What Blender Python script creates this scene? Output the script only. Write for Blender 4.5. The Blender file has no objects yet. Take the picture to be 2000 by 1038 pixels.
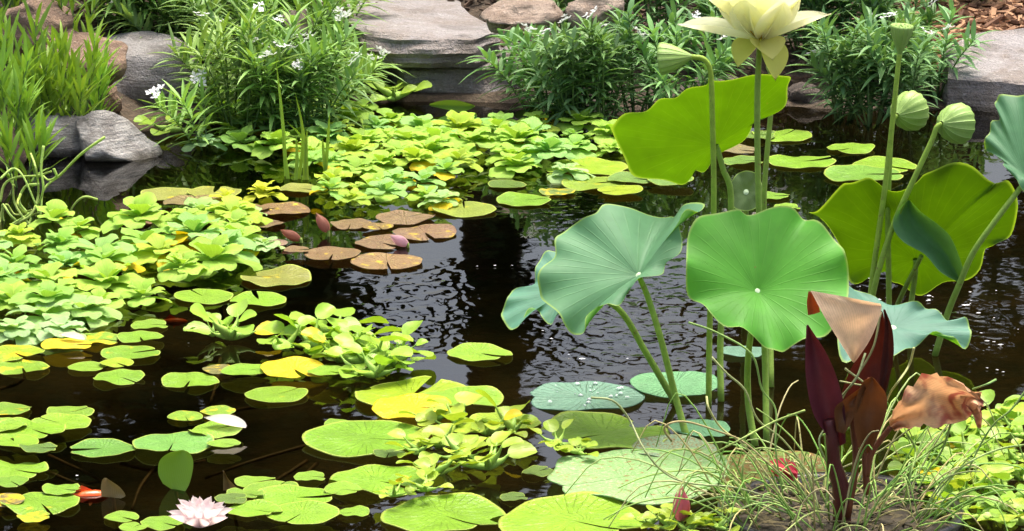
import bpy, math, random
import numpy as np
from mathutils import Vector, Matrix, noise
R_ = math.radians
scn = bpy.context.scene
col = scn.collection
# ------------------------------------------------------------------ camera
CAM_H, PITCH, FPX = 1.7, 13.5, 7200.0
cam_d = bpy.data.cameras.new('camera'); cam = bpy.data.objects.new('camera', cam_d); col.objects.link(cam)
cam.location = (0, 0, CAM_H); cam.rotation_euler = (R_(90 - PITCH), 0, 0)
cam_d.sensor_width = 36; cam_d.lens = 36 * FPX / 2000; cam_d.clip_end = 500; cam_d.clip_start = 0.1
scn.camera = cam
# ------------------------------------------------------------------ sky, sun, exposure
SUN_EL, SUN_AZ = 74.0, 25.0       # azimuth: degrees clockwise from +Y (beyond the pond)
w = bpy.data.worlds.new('World'); scn.world = w; w.use_nodes = True
nt = w.node_tree; bg = nt.nodes['Background']
sky = nt.nodes.new('ShaderNodeTexSky'); sky.sky_type = 'NISHITA'; sky.sun_disc = False
sky.sun_elevation = R_(SUN_EL); sky.sun_rotation = R_(SUN_AZ); sky.dust_density = 8.0; sky.air_density = 1.0; sky.ozone_density = 0.0
nt.links.new(sky.outputs[0], bg.inputs[0]); bg.inputs[1].default_value = 0.15
sl = bpy.data.lights.new('sun', 'SUN'); sun = bpy.data.objects.new('sun', sl); col.objects.link(sun)
sl.energy = 2.0; sl.angle = R_(22); sl.color = (1, .96, .88)
sd = Vector((math.sin(R_(SUN_AZ)) * math.cos(R_(SUN_EL)), math.cos(R_(SUN_AZ)) * math.cos(R_(SUN_EL)), math.sin(R_(SUN_EL))))
sun.rotation_euler = sd.to_track_quat('Z', 'Y').to_euler(); sun.location = (3, 6, 12)
vs = scn.view_settings; vs.view_transform = 'Standard'; vs.look = 'None'; vs.gamma = 1; vs.exposure = 1.15
scn.render.engine = 'CYCLES'
# ------------------------------------------------------------------ helpers
random.seed(11); rng = random.Random(5)
cp, sp = math.cos(R_(PITCH)), math.sin(R_(PITCH))
def ray(px, py):
    cx, cy = (px - 1000) / FPX, (519 - py) / FPX
    return Vector((cx, cp + cy * sp, -sp + cy * cp))
def P(px, py, z=0.0):                 # pixel -> point on the level z
    d = ray(px, py); return Vector((0, 0, CAM_H)) + d * ((z - CAM_H) / d.z)
def PY(px, py, Y):                    # pixel -> point at distance Y from the camera's foot
    d = ray(px, py); return Vector((0, 0, CAM_H)) + d * (Y / d.y)
def catmull(pts, n):
    pts = [Vector(p) for p in pts]
    if len(pts) < 3:
        return [pts[0].lerp(pts[-1], i / n) for i in range(n + 1)]
    out = []; m = len(pts) - 1
    for i in range(n + 1):
        u = i / n * m; k = min(int(u), m - 1); t = u - k
        p1, p2 = pts[k], pts[k + 1]
        p0 = pts[k - 1] if k > 0 else p1 * 2 - p2
        p3 = pts[k + 2] if k + 2 <= m else p2 * 2 - p1
        out.append(.5 * ((2 * p1) + (p2 - p0) * t + (2 * p0 - 5 * p1 + 4 * p2 - p3) * t * t + (3 * p1 - p0 - 3 * p2 + p3) * t ** 3))
    return out
class MB:
    def __init__(s): s.v = []; s.f = []; s.uv = []
    def add(s, v, f, uv=None):
        o = len(s.v); s.v += [tuple(p) for p in v]; s.f += [tuple(i + o for i in q) for q in f]
        s.uv += list(uv) if uv else [(0.5, 0.5)] * len(v)
    def tube(s, pts, r0, r1=None, n=6, cap=True):
        pts = [Vector(p) for p in pts]; m = len(pts)
        if r1 is None: r1 = r0
        rad = r0 if isinstance(r0, (list, tuple)) else [r0 + (r1 - r0) * i / (m - 1) for i in range(m)]
        v = []; f = []; uv = []
        ref = Vector((.31, .77, .55))
        for i, p in enumerate(pts):
            t = (pts[min(i + 1, m - 1)] - pts[max(i - 1, 0)])
            t = t.normalized() if t.length > 1e-9 else Vector((0, 0, 1))
            a = ref - t * ref.dot(t)
            if a.length < 1e-3: a = t.orthogonal()
            a.normalize(); b = t.cross(a); ref = a
            for k in range(n):
                an = 2 * math.pi * k / n
                v.append(p + (a * math.cos(an) + b * math.sin(an)) * rad[i]); uv.append((k / n, i / (m - 1)))
        for i in range(m - 1):
            for k in range(n):
                f.append((i * n + k, i * n + (k + 1) % n, (i + 1) * n + (k + 1) % n, (i + 1) * n + k))
        if cap: f.append(tuple(range(n))[::-1]); f.append(tuple((m - 1) * n + k for k in range(n)))
        s.add(v, f, uv)
    def mesh(s, name, mat, smooth=True):
        me = bpy.data.meshes.new(name); me.from_pydata(s.v, [], s.f)
        ul = me.uv_layers.new(name='UVMap'); li = np.zeros(len(me.loops), 'i'); me.loops.foreach_get('vertex_index', li)
        ul.data.foreach_set('uv', np.array(s.uv, 'f')[li].ravel())
        if smooth: me.polygons.foreach_set('use_smooth', np.ones(len(me.polygons), bool))
        if mat: me.materials.append(mat)
        me.update(); return me
def ob(name, me, parent=None, loc=(0, 0, 0), rot=(0, 0, 0), sc=1.0, color=None):
    o = bpy.data.objects.new(name, me); col.objects.link(o); o.parent = parent
    o.location = loc; o.rotation_euler = rot; o.scale = (sc,) * 3 if isinstance(sc, (int, float)) else sc
    if color: o.color = color
    return o
def tag(o, label, cat, group=None):
    o['label'] = label; o['category'] = cat
    if group: o['group'] = group
    return o
def thing(name, label, cat, loc, group=None, rz=0, sc=1.0):
    o = ob(name, None, None, loc, (0, 0, rz), sc); o.empty_display_size = .02
    return tag(o, label, cat, group)
def struct(name, me):
    o = ob(name, me); o['kind'] = 'structure'; return o
def jit(c, a=.12, y=0.0):
    k = 1 + rng.uniform(-a, a); return (c[0] * k * (1 + rng.uniform(-a, a) * .5), c[1] * k, c[2] * k * (1 + rng.uniform(-a, a)), y)
# ------------------------------------------------------------------ materials
def newmat(name):
    m = bpy.data.materials.new(name); m.use_nodes = True
    return m, m.node_tree, m.node_tree.nodes['Principled BSDF'], m.node_tree.nodes['Material Output']
def N(nt, t, **k):
    n = nt.nodes.new(t)
    for a, b in k.items():
        if a.startswith('i_'):
            n.inputs[a[2:]].default_value = b
        else: setattr(n, a, b)
    return n
def mth(nt, op, a, b=None, clamp=False):
    n = nt.nodes.new('ShaderNodeMath'); n.operation = op; n.use_clamp = clamp
    for i, x in enumerate((a, b)):
        if x is None: continue
        if isinstance(x, (int, float)): n.inputs[i].default_value = x
        else: nt.links.new(x, n.inputs[i])
    return n.outputs[0]
def mixc(nt, fac, a, b, mode='MIX'):
    n = nt.nodes.new('ShaderNodeMix'); n.data_type = 'RGBA'; n.blend_type = mode
    for i, x in zip((0, 6, 7), (fac, a, b)):
        if isinstance(x, (int, float)): n.inputs[i].default_value = x
        elif isinstance(x, tuple): n.inputs[i].default_value = x if len(x) == 4 else x + (1,)
        else: nt.links.new(x, n.inputs[i])
    return n.outputs[2]
def noisef(nt, scale, detail=3, rough=.55, vec=None, dist=0):
    n = N(nt, 'ShaderNodeTexNoise', i_Scale=scale, i_Detail=detail, i_Roughness=rough, i_Distortion=dist)
    if vec is not None: nt.links.new(vec, n.inputs['Vector'])
    return n.outputs[0]
def ramp(nt, x, a, b):
    n = N(nt, 'ShaderNodeMapRange'); n.clamp = True; n.interpolation_type = 'SMOOTHSTEP'
    nt.links.new(x, n.inputs[0]); n.inputs[1].default_value = a; n.inputs[2].default_value = b
    return n.outputs[0]
def leafmat(name, veins=0, vein_kind='radial', vein_dark=.25, trans=.3, rough=.4, back=None, scale=25.0,
            vary=.3, yellow=(.66, .50, .012), bumpd=.002, spec=.45, tcol=(1.15, 1.1, .45), spots=None, edge=None, vein_h=.6, edge_w=.93, spot_t=(.52, .66)):
    m, nt, bs, out = newmat(name)
    oi = N(nt, 'ShaderNodeObjectInfo'); tc = N(nt, 'ShaderNodeTexCoord')
    add = N(nt, 'ShaderNodeVectorMath', operation='ADD'); nt.links.new(tc.outputs['Object'], add.inputs[0])
    sc = N(nt, 'ShaderNodeVectorMath', operation='SCALE'); sc.inputs[0].default_value = (13, 7, 5); nt.links.new(oi.outputs['Random'], sc.inputs['Scale'])
    nt.links.new(sc.outputs[0], add.inputs[1]); vec = add.outputs[0]
    n1 = noisef(nt, scale, 3, .6, vec); n2 = noisef(nt, scale * 5, 2, .6, vec)
    c = oi.outputs['Color']
    f = mth(nt, 'ADD', mth(nt, 'MULTIPLY', n1, vary * 2), 1 - vary)
    f = mth(nt, 'ADD', f, mth(nt, 'MULTIPLY', mth(nt, 'SUBTRACT', n2, .5), vary * .7))
    cc = N(nt, 'ShaderNodeVectorMath', operation='SCALE'); nt.links.new(c, cc.inputs[0]); nt.links.new(f, cc.inputs['Scale']); c = cc.outputs[0]
    h = mth(nt, 'MULTIPLY', n2, .25)
    uv = N(nt, 'ShaderNodeSeparateXYZ'); nt.links.new(tc.outputs['UV'], uv.inputs[0]); u, v = uv.outputs[0], uv.outputs[1]
    if veins:
        x = mth(nt, 'ADD', mth(nt, 'MULTIPLY', u, veins), mth(nt, 'MULTIPLY', n1, .25))
        pp = mth(nt, 'PINGPONG', x, .5)
        line = mth(nt, 'SUBTRACT', 1.0, ramp(nt, pp, 0.0, .10))
        if vein_kind == 'radial':
            l2 = mth(nt, 'SUBTRACT', 1.0, ramp(nt, mth(nt, 'PINGPONG', mth(nt, 'ADD', mth(nt, 'MULTIPLY', u, veins * 2), mth(nt, 'MULTIPLY', n1, .6)), .5), 0.0, .09))
            line = mth(nt, 'MULTIPLY', line, ramp(nt, v, .75, .25)); line = mth(nt, 'MAXIMUM', line, mth(nt, 'MULTIPLY', l2, mth(nt, 'MULTIPLY', ramp(nt, v, .35, .65), ramp(nt, v, 1.05, .75))))
        c = mixc(nt, mth(nt, 'MULTIPLY', line, abs(vein_dark)), c, (.55, .7, .25) if vein_dark > 0 else (.02, .06, .01))
        h = mth(nt, 'ADD', h, mth(nt, 'MULTIPLY', line, vein_h))
    if back:
        ge = N(nt, 'ShaderNodeNewGeometry'); c2 = mixc(nt, 1.0, c, back, 'MULTIPLY'); c = mixc(nt, ge.outputs['Backfacing'], c, c2)
    if edge: c = mixc(nt, ramp(nt, v, edge_w, 1.0), c, edge)
    if spots:
        n3 = noisef(nt, scale * 1.7, 5, .7, vec); c = mixc(nt, ramp(nt, n3, *spot_t), c, spots)
    a = oi.outputs['Alpha']; n4 = noisef(nt, scale * .9, 2, .5, vec)
    yf = ramp(nt, mth(nt, 'ADD', n4, mth(nt, 'SUBTRACT', mth(nt, 'MULTIPLY', a, 1.1), .75)), .0, .18)
    c = mixc(nt, yf, c, yellow)
    nt.links.new(c, bs.inputs['Base Color']); bs.inputs['Roughness'].default_value = rough; bs.inputs['Specular IOR Level'].default_value = spec
    bp = N(nt, 'ShaderNodeBump', i_Strength=.7, i_Distance=bumpd); nt.links.new(h, bp.inputs['Height']); nt.links.new(bp.outputs[0], bs.inputs['Normal'])
    if trans:
        tr = N(nt, 'ShaderNodeBsdfTranslucent'); nt.links.new(mixc(nt, 1.0, c, tcol, 'MULTIPLY'), tr.inputs[0])
        mx = N(nt, 'ShaderNodeMixShader'); mx.inputs[0].default_value = trans
        nt.links.new(bs.outputs[0], mx.inputs[1]); nt.links.new(tr.outputs[0], mx.inputs[2]); nt.links.new(mx.outputs[0], out.inputs[0])
    return m
def rockmat(name, cols, scale=9, bump=.012, wet=True):
    m, nt, bs, out = newmat(name)
    ge = N(nt, 'ShaderNodeNewGeometry'); pos = ge.outputs['Position']
    n1 = noisef(nt, scale, 6, .65, pos, .4); n2 = noisef(nt, scale * 6, 5, .7, pos); n3 = noisef(nt, scale * 22, 3, .7, pos)
    c = mixc(nt, ramp(nt, n1, .35, .65), cols[0], cols[1]); c = mixc(nt, ramp(nt, n2, .55, .72), c, cols[2])
    c = mixc(nt, mth(nt, 'MULTIPLY', ramp(nt, n3, .5, .68), .6), c, tuple(x * .4 for x in cols[0]))
    mp = N(nt, 'ShaderNodeMapping'); mp.inputs['Scale'].default_value = (scale * .8, scale * .8, scale * 9); nt.links.new(pos, mp.inputs[0])
    st = noisef(nt, 1.0, 4, .6, mp.outputs[0])
    c = mixc(nt, mth(nt, 'MULTIPLY', ramp(nt, st, .5, .62), .45), c, tuple(x * .45 for x in cols[1]))
    ro = .8
    if wet:
        z = N(nt, 'ShaderNodeSeparateXYZ'); nt.links.new(pos, z.inputs[0])
        wf = mth(nt, 'SUBTRACT', 1.0, ramp(nt, mth(nt, 'SUBTRACT', z.outputs[2], mth(nt, 'MULTIPLY', n1, .03)), -.014, .008))
        c = mixc(nt, wf, c, mixc(nt, 1.0, c, (.3, .28, .24), 'MULTIPLY'))
        rr = mth(nt, 'SUBTRACT', .85, mth(nt, 'MULTIPLY', wf, .5)); nt.links.new(rr, bs.inputs['Roughness'])
    nt.links.new(c, bs.inputs['Base Color'])
    bp = N(nt, 'ShaderNodeBump', i_Strength=.9, i_Distance=bump)
    nt.links.new(mth(nt, 'ADD', mth(nt, 'ADD', n2, mth(nt, 'MULTIPLY', n3, .4)), mth(nt, 'MULTIPLY', st, .7)), bp.inputs['Height']); nt.links.new(bp.outputs[0], bs.inputs['Normal'])
    return m
def plain(name, c, rough=.6, vary=.3, scale=60, trans=0, c2=None):
    m, nt, bs, out = newmat(name); tc = N(nt, 'ShaderNodeTexCoord'); n = noisef(nt, scale, 4, .6, tc.outputs['Object'])
    cc = mixc(nt, ramp(nt, n, .3, .7), tuple(x * (1 - vary) for x in c), c2 or tuple(min(1, x * (1 + vary)) for x in c))
    nt.links.new(cc, bs.inputs['Base Color']); bs.inputs['Roughness'].default_value = rough
    bp = N(nt, 'ShaderNodeBump', i_Strength=.5, i_Distance=.002); nt.links.new(n, bp.inputs['Height']); nt.links.new(bp.outputs[0], bs.inputs['Normal'])
    if trans:
        tr = N(nt, 'ShaderNodeBsdfTranslucent'); nt.links.new(cc, tr.inputs[0]); mx = N(nt, 'ShaderNodeMixShader'); mx.inputs[0].default_value = trans
        nt.links.new(bs.outputs[0], mx.inputs[1]); nt.links.new(tr.outputs[0], mx.inputs[2]); nt.links.new(mx.outputs[0], out.inputs[0])
    return m
M_PAD = leafmat('lily_pad_leaf', 18, 'radial', .10, .12, .38, (.75, .45, .35), 2.2, .38, edge=(.40, .50, .08), bumpd=.018, vein_h=.16, spots=(.20, .17, .03), spot_t=(.66, .72))
M_BRONZE = leafmat('bronze_pad_leaf', 16, 'radial', .12, .08, .35, (.8, .5, .4), 3, .5, spots=(.30, .22, .09), bumpd=.03)
M_LET = leafmat('water_lettuce_leaf', 7, 'par', .28, .32, .6, None, 30, .18, bumpd=.002, spec=.25, tcol=(1.1, 1.1, .5))
M_HYA = leafmat('water_hyacinth_leaf', 9, 'par', .06, .3, .42, None, 30, .22, bumpd=.001)
M_LOT = leafmat('lotus_leaf', 22, 'radial', .035, .36, .55, (.85, 1.0, .25), 9, .36, bumpd=.0018, spec=.3, tcol=(1.25, 1.25, .07), vein_h=.3, edge=(.30, .46, .12), edge_w=.972, spots=(.22, .20, .05), spot_t=(.70, .75))
M_FLOAT = leafmat('floating_lotus_leaf', 20, 'radial', .10, .1, .5, None, 3, .3, bumpd=.02)
M_STEM = leafmat('green_stem', 0, trans=0, rough=.55, scale=55, vary=.4, bumpd=.004, spec=.25, spots=(.17, .14, .05), spot_t=(.60, .70))
M_SHRUB = leafmat('narrow_shrub_leaf', 0, trans=.25, rough=.5, scale=6, vary=.55, spec=.35)
M_PETAL = leafmat('flower_petal', 14, 'par', .04, .5, .5, None, 30, .05, tcol=(1.05, 1.03, .9), yellow=(.7, .55, .1))
M_CANNA = leafmat('canna_leaf', 30, 'par', -.5, .22, .42, None, 25, .45, tcol=(1.3, .8, .4), yellow=(.30, .16, .06))
M_DRY = leafmat('dried_leaf', 26, 'par', -.3, .35, .65, None, 30, .3, tcol=(1.1, .95, .75), yellow=(.34, .10, .07), bumpd=.004)
M_POD = leafmat('seed_pod', 14, 'par', .08, .1, .5, None, 30, .2)
M_ROCK1 = rockmat('grey_flagstone', ((.34, .32, .32), (.25, .212, .185), (.46, .44, .43)), 8, .018)
M_ROCK2 = rockmat('grey_boulder', ((.33, .32, .315), (.22, .20, .185), (.48, .465, .44)), 11, .018)
M_ROCK3 = rockmat('pale_rock', ((.62, .60, .57), (.30, .28, .26), (.80, .79, .76)), 18, .03)
M_ROCK4 = rockmat('brown_rock', ((.30, .20, .13), (.20, .13, .09), (.42, .33, .24)), 12)
M_ROCK5 = rockmat('tan_rock', ((.42, .33, .26), (.26, .19, .14), (.55, .47, .40)), 14)
M_DARKROCK = rockmat('dark_rock', ((.13, .10, .08), (.07, .055, .045), (.2, .16, .13)), 14)
# ------------------------------------------------------------------ ground, water
shore_px = [(-900, 330), (-200, 325), (0, 300), (120, 285), (250, 262), (330, 235), (420, 216), (600, 208), (800, 196), (1000, 198), (1200, 212), (1540, 208), (1870, 210), (2200, 205), (2900, 205)]
SH = [P(a, b) for a, b in shore_px]
shx = np.array([p.x for p in SH]); shy = np.array([p.y for p in SH])
def gz(x, y):
    s = y - np.interp(x, shx, shy)
    zb = np.where(s > 0, .012 + .24 * (1 - np.exp(-np.maximum(s - .18, 0) / .6)) + .012 * np.maximum(s, 0), .06 * s * 0 + np.maximum(-.34, s * .9 + .02))
    near = np.clip((3.2 - y) / .8, 0, 1); side = np.clip((abs(x) - 3.2) / .8, 0, 1)
    k = np.maximum(near, side); return np.where(s > 0, zb, zb * (1 - k) + .12 * k)
def axis(a, b, fa, fb, fine, coarse):
    v = list(np.arange(fa, fb + 1e-6, fine)); l = []; x = fa; st = fine
    while x > a: st = min(st * 1.35, coarse); x -= st; l.append(x)
    r = []; x = fb; st = fine
    while x < b: st = min(st * 1.35, coarse); x += st; r.append(x)
    return np.array(l[::-1] + v + r)
def grid_mesh(name, xs, ys, fz, mat):
    X, Y = np.meshgrid(xs, ys); Z = fz(X, Y); nx, ny = len(xs), len(ys)
    b = MB(); b.v = list(zip(X.ravel().tolist(), Y.ravel().tolist(), Z.ravel().tolist())); b.uv = [(0, 0)] * len(b.v)
    b.f = [(j * nx + i, j * nx + i + 1, (j + 1) * nx + i + 1, (j + 1) * nx + i) for j in range(ny - 1) for i in range(nx - 1)]
    return b.mesh(name, mat)
def ground_z(X, Y):
    Z = gz(X, Y); n = np.array([noise.noise(Vector((x * 7, y * 7, 0))) for x, y in zip(X.ravel(), Y.ravel())]).reshape(X.shape)
    return Z + n * .02
m, nt, bs, out = newmat('pond_soil')
ge = N(nt, 'ShaderNodeNewGeometry'); n1 = noisef(nt, 5, 5, .65, ge.outputs[0]); n2 = noisef(nt, 45, 5, .7, ge.outputs[0])
c = mixc(nt, ramp(nt, n1, .35, .65), (.045, .030, .018), (.085, .062, .038)); c = mixc(nt, ramp(nt, n2, .5, .75), c, (.16, .11, .07))
sepz = N(nt, 'ShaderNodeSeparateXYZ'); nt.links.new(ge.outputs[0], sepz.inputs[0])
c = mixc(nt, ramp(nt, sepz.outputs[2], 0.0, -.06), c, mixc(nt, ramp(nt, n1, .4, .62), (.040, .034, .014), (.085, .055, .02)))
nt.links.new(c, bs.inputs[0]); bs.inputs['Roughness'].default_value = .9
bp = N(nt, 'ShaderNodeBump', i_Strength=1.0, i_Distance=.02); nt.links.new(n2, bp.inputs['Height']); nt.links.new(bp.outputs[0], bs.inputs['Normal'])
struct('ground', grid_mesh('ground', axis(-60, 60, -1.7, 1.7, .05, 6), axis(-40, 90, 4.6, 10.2, .05, 6), ground_z, m))
RIPPLES = [(*P(818, 600).xy, .15), (*P(1230, 620).xy, .24), (*P(1130, 395).xy, .13), (*P(1900, 640).xy, .08), (*P(740, 1000).xy, .10)]
# water: clear brown-tinted surface over the pond bed
m, nt, bs, out = newmat('pond_water'); nt.nodes.remove(bs)
ge = N(nt, 'ShaderNodeNewGeometry'); mp = N(nt, 'ShaderNodeMapping'); mp.inputs['Scale'].default_value = (1, .75, 1); nt.links.new(ge.outputs[0], mp.inputs[0])
wv = noisef(nt, 40, .3, .5, mp.outputs[0], .5); wv2 = noisef(nt, 9, 2, .5, mp.outputs[0]); patch = noisef(nt, 3.5, 3, .6, ge.outputs[0])
sq = N(nt, 'ShaderNodeMapping'); sq.inputs['Scale'].default_value = (1, .3, 1); nt.links.new(ge.outputs[0], sq.inputs[0])
blobs = None      # added ripple patches, placed and sized to catch glints of sky
for bx_, by_, br_ in RIPPLES:
    dn = N(nt, 'ShaderNodeVectorMath', operation='DISTANCE'); nt.links.new(sq.outputs[0], dn.inputs[0]); dn.inputs[1].default_value = (bx_, by_ * .3, 0)
    bl = ramp(nt, dn.outputs['Value'], br_, br_ * .35); blobs = bl if blobs is None else mth(nt, 'MAXIMUM', blobs, bl)
patch = mth(nt, 'MULTIPLY', blobs, mth(nt, 'ADD', .25, mth(nt, 'MULTIPLY', patch, 1.3)))
hh = mth(nt, 'ADD', mth(nt, 'MULTIPLY', wv, mth(nt, 'ADD', mth(nt, 'MULTIPLY', patch, 1.0), .025)), mth(nt, 'MULTIPLY', wv2, .22))
bp = N(nt, 'ShaderNodeBump', i_Strength=1.0, i_Distance=.0029); nt.links.new(hh, bp.inputs['Height'])
gl = N(nt, 'ShaderNodeBsdfGlossy', i_Roughness=.02); nt.links.new(bp.outputs[0], gl.inputs['Normal'])
tr = N(nt, 'ShaderNodeBsdfTransparent'); tr.inputs[0].default_value = (.31, .295, .18, 1)
fr = N(nt, 'ShaderNodeFresnel', i_IOR=1.333); nt.links.new(bp.outputs[0], fr.inputs['Normal'])
mx = N(nt, 'ShaderNodeMixShader'); nt.links.new(fr.outputs[0], mx.inputs[0]); nt.links.new(tr.outputs[0], mx.inputs[1]); nt.links.new(gl.outputs[0], mx.inputs[2]); nt.links.new(mx.outputs[0], out.inputs[0])
struct('pond_water', grid_mesh('pond_water', np.linspace(-3.9, 3.9, 9), np.linspace(2.5, 10.0, 9), lambda X, Y: X * 0, m))
# ------------------------------------------------------------------ rocks
def slab(name, label, outline, z0, z1, mat, layers=7, jitter=.012, tilt=(0, 0), seed=1, group=None):
    r = random.Random(seed); n = len(outline)
    ol = [Vector((p[0], p[1], 0)) for p in outline]; pts = []
    for i_ in range(n):
        for k_ in range(9):
            q = ol[i_].lerp(ol[(i_ + 1) % n], k_ / 9); q += Vector((noise.noise(q * 11 + Vector((seed, 0, 0))), noise.noise(q * 11 + Vector((0, seed, 5))), 0)) * jitter * 1.2; pts.append(q)
    c = sum(pts, Vector()) / len(pts); K = len(pts); b = MB(); v = []; f = []
    offs = [1 + r.uniform(-1, 1) * jitter * 3 for _ in range(layers + 1)]; offs[-1] = .965
    def zt(p): return tilt[0] * (p.x - c.x) + tilt[1] * (p.y - c.y)
    for l in range(layers + 1):
        for k, p in enumerate(pts):
            q = c + (p - c) * offs[l]; z = z0 + (z1 - z0) * (l / layers) ** .9
            nz = noise.noise(Vector((p.x * 9, p.y * 9, z * 60 + seed)))
            q = q + (p - c).normalized() * nz * jitter
            v.append((q.x, q.y, z + zt(p) + .25 * jitter * noise.noise(Vector((p.x * 14, p.y * 14, seed)))))
    for l in range(layers):
        for k in range(K): f.append((l * K + k, l * K + (k + 1) % K, (l + 1) * K + (k + 1) % K, (l + 1) * K + k))
    prev = layers * K
    for s in (.9, .78, .6, .4, .2):
        o = len(v)
        for p in pts:
            q = c + (p - c) * s; h = noise.noise(Vector((q.x * 5, q.y * 5, seed))) * .012 + noise.noise(Vector((q.x * 21, q.y * 21, seed))) * .004
            v.append((q.x, q.y, z1 + zt(q) + h + .004))
        for k in range(K): f.append((prev + k, prev + (k + 1) % K, o + (k + 1) % K, o + k))
        prev = o
    v.append((c.x, c.y, z1 + .004)); f += [(prev + k, prev + (k + 1) % K, len(v) - 1) for k in range(K)]
    f.append(tuple(range(K))[::-1])
    base = Vector((c.x, c.y, z0)); b.add([Vector(p) - base for p in v], f)
    me = b.mesh(name, mat, False); return tag(ob(name, me, None, base), label, 'rock', group)
def boulder(name, label, c, dims, mat, seed=1, rz=0, facets=9, rough=.05, group=None, sub=4):
    import bmesh
    bm = bmesh.new(); bmesh.ops.create_icosphere(bm, subdivisions=sub, radius=1); r = random.Random(seed)
    pl = []
    for _ in range(facets):
        n = Vector((r.gauss(0, 1), r.gauss(0, 1), r.gauss(0, 1))).normalized(); pl.append((n, r.uniform(.55, .85)))
    for v in bm.verts:
        p = v.co.copy()
        for n, d in pl:
            e = p.dot(n) - d
            if e > 0: p -= n * e * .93
        nn = p.normalized()
        p += nn * rough * (noise.noise(p * 2.3 + Vector((seed, 0, 0))) + .5 * noise.noise(p * 6 + Vector((seed, 3, 0))) + .3 * noise.noise(p * 14))
        v.co = Vector((p.x * dims[0], p.y * dims[1], p.z * dims[2]))
    me = bpy.data.meshes.new(name); bm.to_mesh(me); bm.free(); me.materials.append(mat)
    me.polygons.foreach_set('use_smooth', np.ones(len(me.polygons), bool)); 
    return tag(ob(name, me, None, c, (0, 0, rz)), label, 'rock', group)
def xy(px, py, z): p = P(px, py, z); return (p.x, p.y)
def wx(px, Y): return (PY(px, 100, Y).x, Y)
slab('flat_stone', 'large flat grey stone resting on another slab at the water', [wx(712, 8.84), wx(770, 8.80), wx(845, 8.79), wx(925, 8.82), wx(978, 8.92), wx(962, 9.06), wx(915, 9.22), wx(880, 9.5), wx(760, 9.55), wx(672, 9.4), wx(668, 9.1)], .082, .150, M_ROCK1, 6, .013, (-.02, .012), 3)
slab('flat_stone', 'low dark stone slab under the large flat grey stone', [wx(790, 8.85), wx(870, 8.83), wx(950, 8.83), wx(1015, 8.9), wx(1020, 9.2), wx(900, 9.4), wx(720, 9.4), wx(700, 9.05)], -.08, .066, M_ROCK1, 6, .016, (0.06, 0), 8)
slab('flat_stone', 'broad smooth grey stone with pink tinge beside the mulch', [xy(1850, 205, .01), xy(1930, 212, .01), xy(2060, 214, .01), xy(2180, 190, .05), xy(2150, 60, .13), xy(2080, 42, .15), xy(1960, 44, .15), xy(1885, 50, .15), xy(1840, 110, .10)], -.05, .10, M_ROCK1, 5, .012, (0, .16), 21)
def bp_(px, py, z): return P(px, py, z)
p = P(290, 216, .0); boulder('boulder', 'rounded grey boulder half hidden by narrow green leaves', (p.x, p.y + .10, .070), (.172, .15, .130), M_ROCK2, 5, .2, 9, .06)
p = P(208, 318, 0); boulder('wedge_rock', 'pale wedge shaped rock lying in the water below grey boulder', (p.x, p.y + .09, .018), (.112, .12, .082), M_ROCK3, 12, .35, 10, .10)
p = P(112, 306, 0); boulder('shore_rock', 'small pale rounded rock among yellow green grass at waterline', (p.x, p.y + .07, .03), (.088, .09, .078), M_ROCK3, 31, .8, 8, .09)
p = P(5, 330, 0); boulder('shore_rock', 'brown rounded rock beside curly green tendrils', (p.x - .01, p.y + .07, .03), (.06, .08, .065), M_ROCK4, 7, .1, 7, .05)
for i, (px, py, z, d, mt, lab) in enumerate([
    (150, 130, .16, (.12, .10, .10), M_ROCK4, 'orange brown rock behind the yellow green grass'),
    (65, 60, .24, (.10, .10, .09), M_ROCK4, 'rough brown rock at the dark back of the grass'),
    (10, 45, .22, (.06, .08, .06), M_DARKROCK, 'small dark rock behind the grass clump'),
    (190, 195, .06, (.06, .06, .05), M_ROCK4, 'small brown stone between boulder and yellow green grass'),
    (580, 45, .22, (.05, .05, .04), M_ROCK5, 'tan stone showing through leaves near the flat grey stone'),
    (640, 12, .22, (.05, .05, .04), M_ROCK4, 'brown stone at the back left corner of the flat grey stone'),
    (1030, 20, .24, (.16, .09, .055), M_ROCK5, 'long pale tan rock behind the dark green shrubs'),
    (1170, 22, .25, (.08, .08, .05), M_ROCK5, 'short pinkish tan rock behind the dark green shrubs'),
    (975, 40, .22, (.03, .03, .025), M_ROCK5, 'small round tan pebble beside the flat grey stone'),
    (1575, 190, .02, (.055, .06, .045), M_DARKROCK, 'dark brown rock at the waterline under the shrubs'),
    (1390, 195, .02, (.13, .09, .06), M_DARKROCK, 'dark flat rock behind the glowing lotus leaf'),
    (1760, 198, .01, (.12, .09, .05), M_DARKROCK, 'black wet rock under shrubs near broad grey stone'),
    (1130, 208, .01, (.14, .08, .05), M_DARKROCK, 'wet dark rock at the foot of the dark green shrubs'),
    (565, 196, .02, (.10, .08, .05), M_DARKROCK, 'dark wet stone under the flowering shrubs')]):
    p = bp_(px, py, z); boulder('bank_rock', lab, (p.x, p.y + d[1] * .6, z - .01), d, mt, 40 + i, i * .7, 12, .13, sub=4)
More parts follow.
